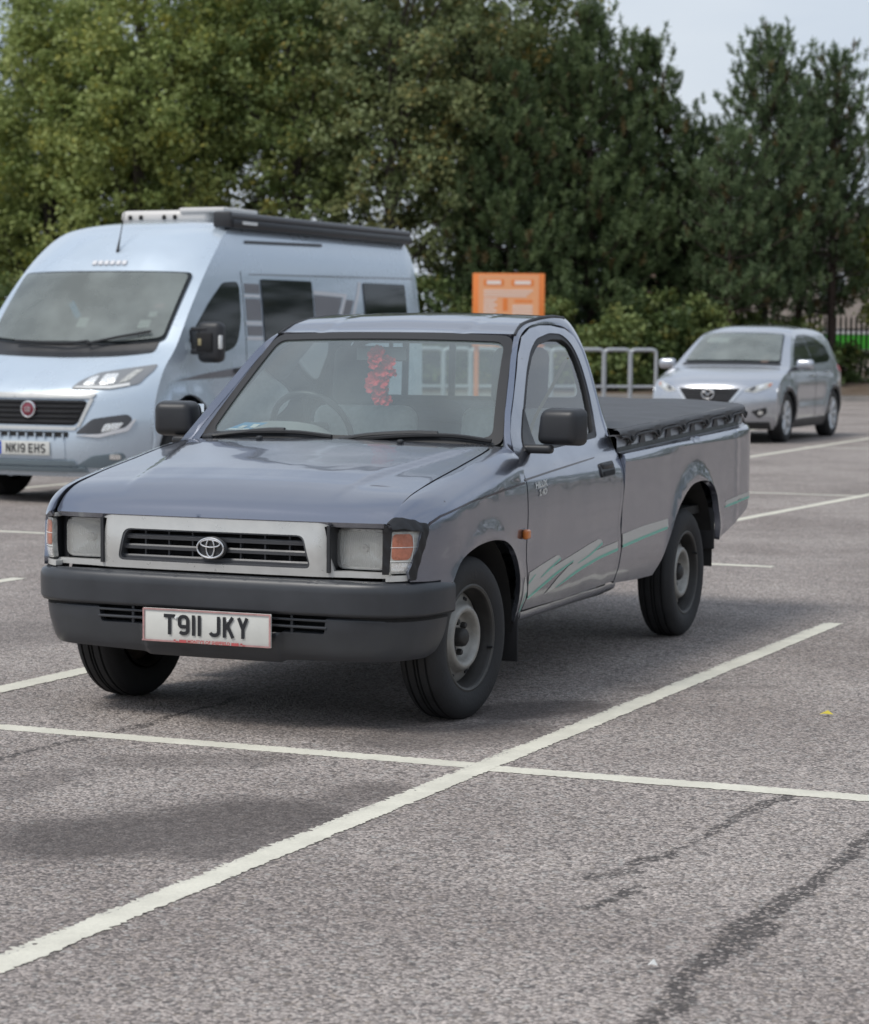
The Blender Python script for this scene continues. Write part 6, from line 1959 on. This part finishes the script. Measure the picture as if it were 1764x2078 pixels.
# paler pines at the right
pine_tree('pine_tree', 'tall blue green pine with the highest pointed leader against the sky', PL(1545, 65), 65, 9.35, 2.1, 'needle2', 51, 1.9, 1.05, .66, sparse=3.6)
pine_tree('pine_tree', 'blue green pine with a second leader at the right of the sky', PL(1682, 66.5), 66.5, 9.1, 2.2, 'needle2', 52, 1.9, 1.05, .64, sparse=3.6)
pine_tree('pine_tree', 'blue green pine with a rounded top between the two leaders', PL(1615, 69), 69, 8.4, 2.2, 'needle2', 53, 1.8, .9, .64, sparse=4.0)
pine_tree('pine_tree', 'shorter blue green pine leaning over the silver car', PL(1475, 63.5), 63.5, 6.6, 1.6, 'needle2', 54, 1.9, .85, .7)
broad_tree('leafy_tree', 'yellow leaved tree at the right edge beside the pines', PL(1830, 67), 67, 6.6, 1.6, .8, 'leaf_light', 220, 60, 61, .6, .3)
broad_tree('leafy_tree', 'mid green leafy tree beyond the right edge of the pines', PL(2010, 68), 68, 10.0, 2.6, 1.0, 'leaf_mid', 300, 60, 62, .5, .1)
broad_tree('leafy_tree', 'mid green leafy tree beyond the left end of the row', PL(-150, 67), 67, 7.6, 2.2, 1.2, 'leaf_mid', 320, 60, 63, .5, .1)
# shrubs along the verge
sh = [(-150, 62.5, 2.6, 1.8, 'leaf_mid', 'dense green shrub beyond the left end of the verge'), (20, 62, 2.8, 1.9, 'leaf_dark', 'dark shrub at the far left behind the campervan bonnet'), (880, 62, 3.0, 1.5, 'leaf_dark', 'tall dark shrub just right of the campervan tail'), (985, 63, 2.8, 1.4, 'leaf_dark', 'dark shrub behind the orange sign'),
      (1090, 62, 2.6, 1.3, 'leaf_mid', 'green shrub peeping out right of the orange sign'), (1185, 61.5, 1.6, 1.0, 'leaf_mid', 'low yellow green shrub behind the pickup cab corner'), (1240, 61.2, 2.0, .9, 'leaf_mid', 'bright yellow green shrub above the hoop barriers'),
      (1310, 62.5, 2.9, 1.3, 'leaf_dark', 'dark shrub behind the end hoop barrier'), (1400, 63, 2.5, 1.3, 'leaf_mid', 'leafy green shrub left of the silver car roof'), (1500, 64, 2.2, 1.4, 'leaf_dark', 'dark shrub behind the silver car roof'), (1600, 64.5, 1.9, 1.3, 'leaf_dark', 'low dark shrub behind the tail of the silver car'),
      (780, 62, 2.6, 1.6, 'leaf_dark', 'dark shrub hidden behind the rear of the campervan'), (1700, 66.5, 1.2, .9, 'leaf_dark', 'small dark shrub in front of the palisade fence')]
for i, (px_, D, h, r, mt, lb) in enumerate(sh):
    shrub('shrub', lb, PL(px_, D), D, h, r, mt, int(70 * r * h / 2), 56, 80 + i, .5, .12)

# ================================================================= SMALL THINGS IN THE CAB
gar = thing('flower_garland', 'red fabric flower garland hanging from the pickup mirror', 'garland', (-.040, 1.02, 1.40))
gar.scale = (1.25, 1.0, 1.10)
rng = np.random.default_rng(5)
fl = [(-.012, 0, -.030, .036), (.030, .004, -.058, .030), (-.020, -.01, -.060, .026), (.006, 0, -.092, .030), (.036, .006, -.094, .026), (-.022, .004, -.126, .034), (.014, -.004, -.132, .030), (-.034, .002, -.155, .026), (.004, .004, -.165, .028), (-.004, 0, -.196, .030), (.022, .004, -.204, .024), (-.012, 0, -.014, .026)]
for cx, cy, cz, r in fl:
    V = []; F = []
    for k in range(9):
        a = 2 * PI * k / 9 + rng.random() * .6; e = rng.uniform(-.7, .9)
        d = np.array([math.cos(a) * math.cos(e), -abs(math.sin(e)) * .7 + math.sin(a) * .3 * 0 - .15, math.sin(a) * math.cos(e)])
        d /= np.linalg.norm(d)
        s = np.cross(d, [0, 1, 0]); s /= np.linalg.norm(s) + 1e-9
        n = np.cross(d, s)
        q = [np.zeros(3), d * r * .55 + s * r * .42 + n * r * .15, d * r * 1.05 + s * r * .2 - n * r * .1 * rng.random(), d * r * 1.05 - s * r * .22 + n * r * .2 * rng.random(), d * r * .55 - s * r * .42]
        b0 = len(V)
        V += [np.array([cx, cy, cz]) + t for t in q]; F += [(b0, b0 + 1, b0 + 2), (b0, b0 + 2, b0 + 3), (b0, b0 + 3, b0 + 4)]
    mk('flower', V, F, 'red', gar, False)
MB().tube(catmull([(-.005, 0, -.0), (.024, .004, -.06), (.030, .006, -.12), (.016, .004, -.18), (-.004, 0, -.20)], 5), .0022, 5).build('string', 'white', gar)
pk = mk('parking_card', [tuple(ws_uv(np.array(u), np.array(v)) + np.array([0, .030, -.006])) for u, v in ((-.88, .10), (-.70, .105), (-.58, .175), (-.76, .175))], [(0, 1, 2, 3)], 'blue', None, False)
tag(pk, 'blue and white card in the lower corner of the pickup windscreen', 'parking card')
for a in (((-.87, .103), (-.71, .108), (-.69, .118), (-.84, .115)), ((-.79, .123), (-.75, .123), (-.72, .145), (-.76, .145)), ((-.70, .128), (-.66, .128), (-.63, .160), (-.68, .160))):
    mk('card_print', [tuple(ws_uv(np.array(u), np.array(v)) + np.array([0, .027, -.0055])) for u, v in a], [(0, 1, 2, 3)], 'white', pk, False)
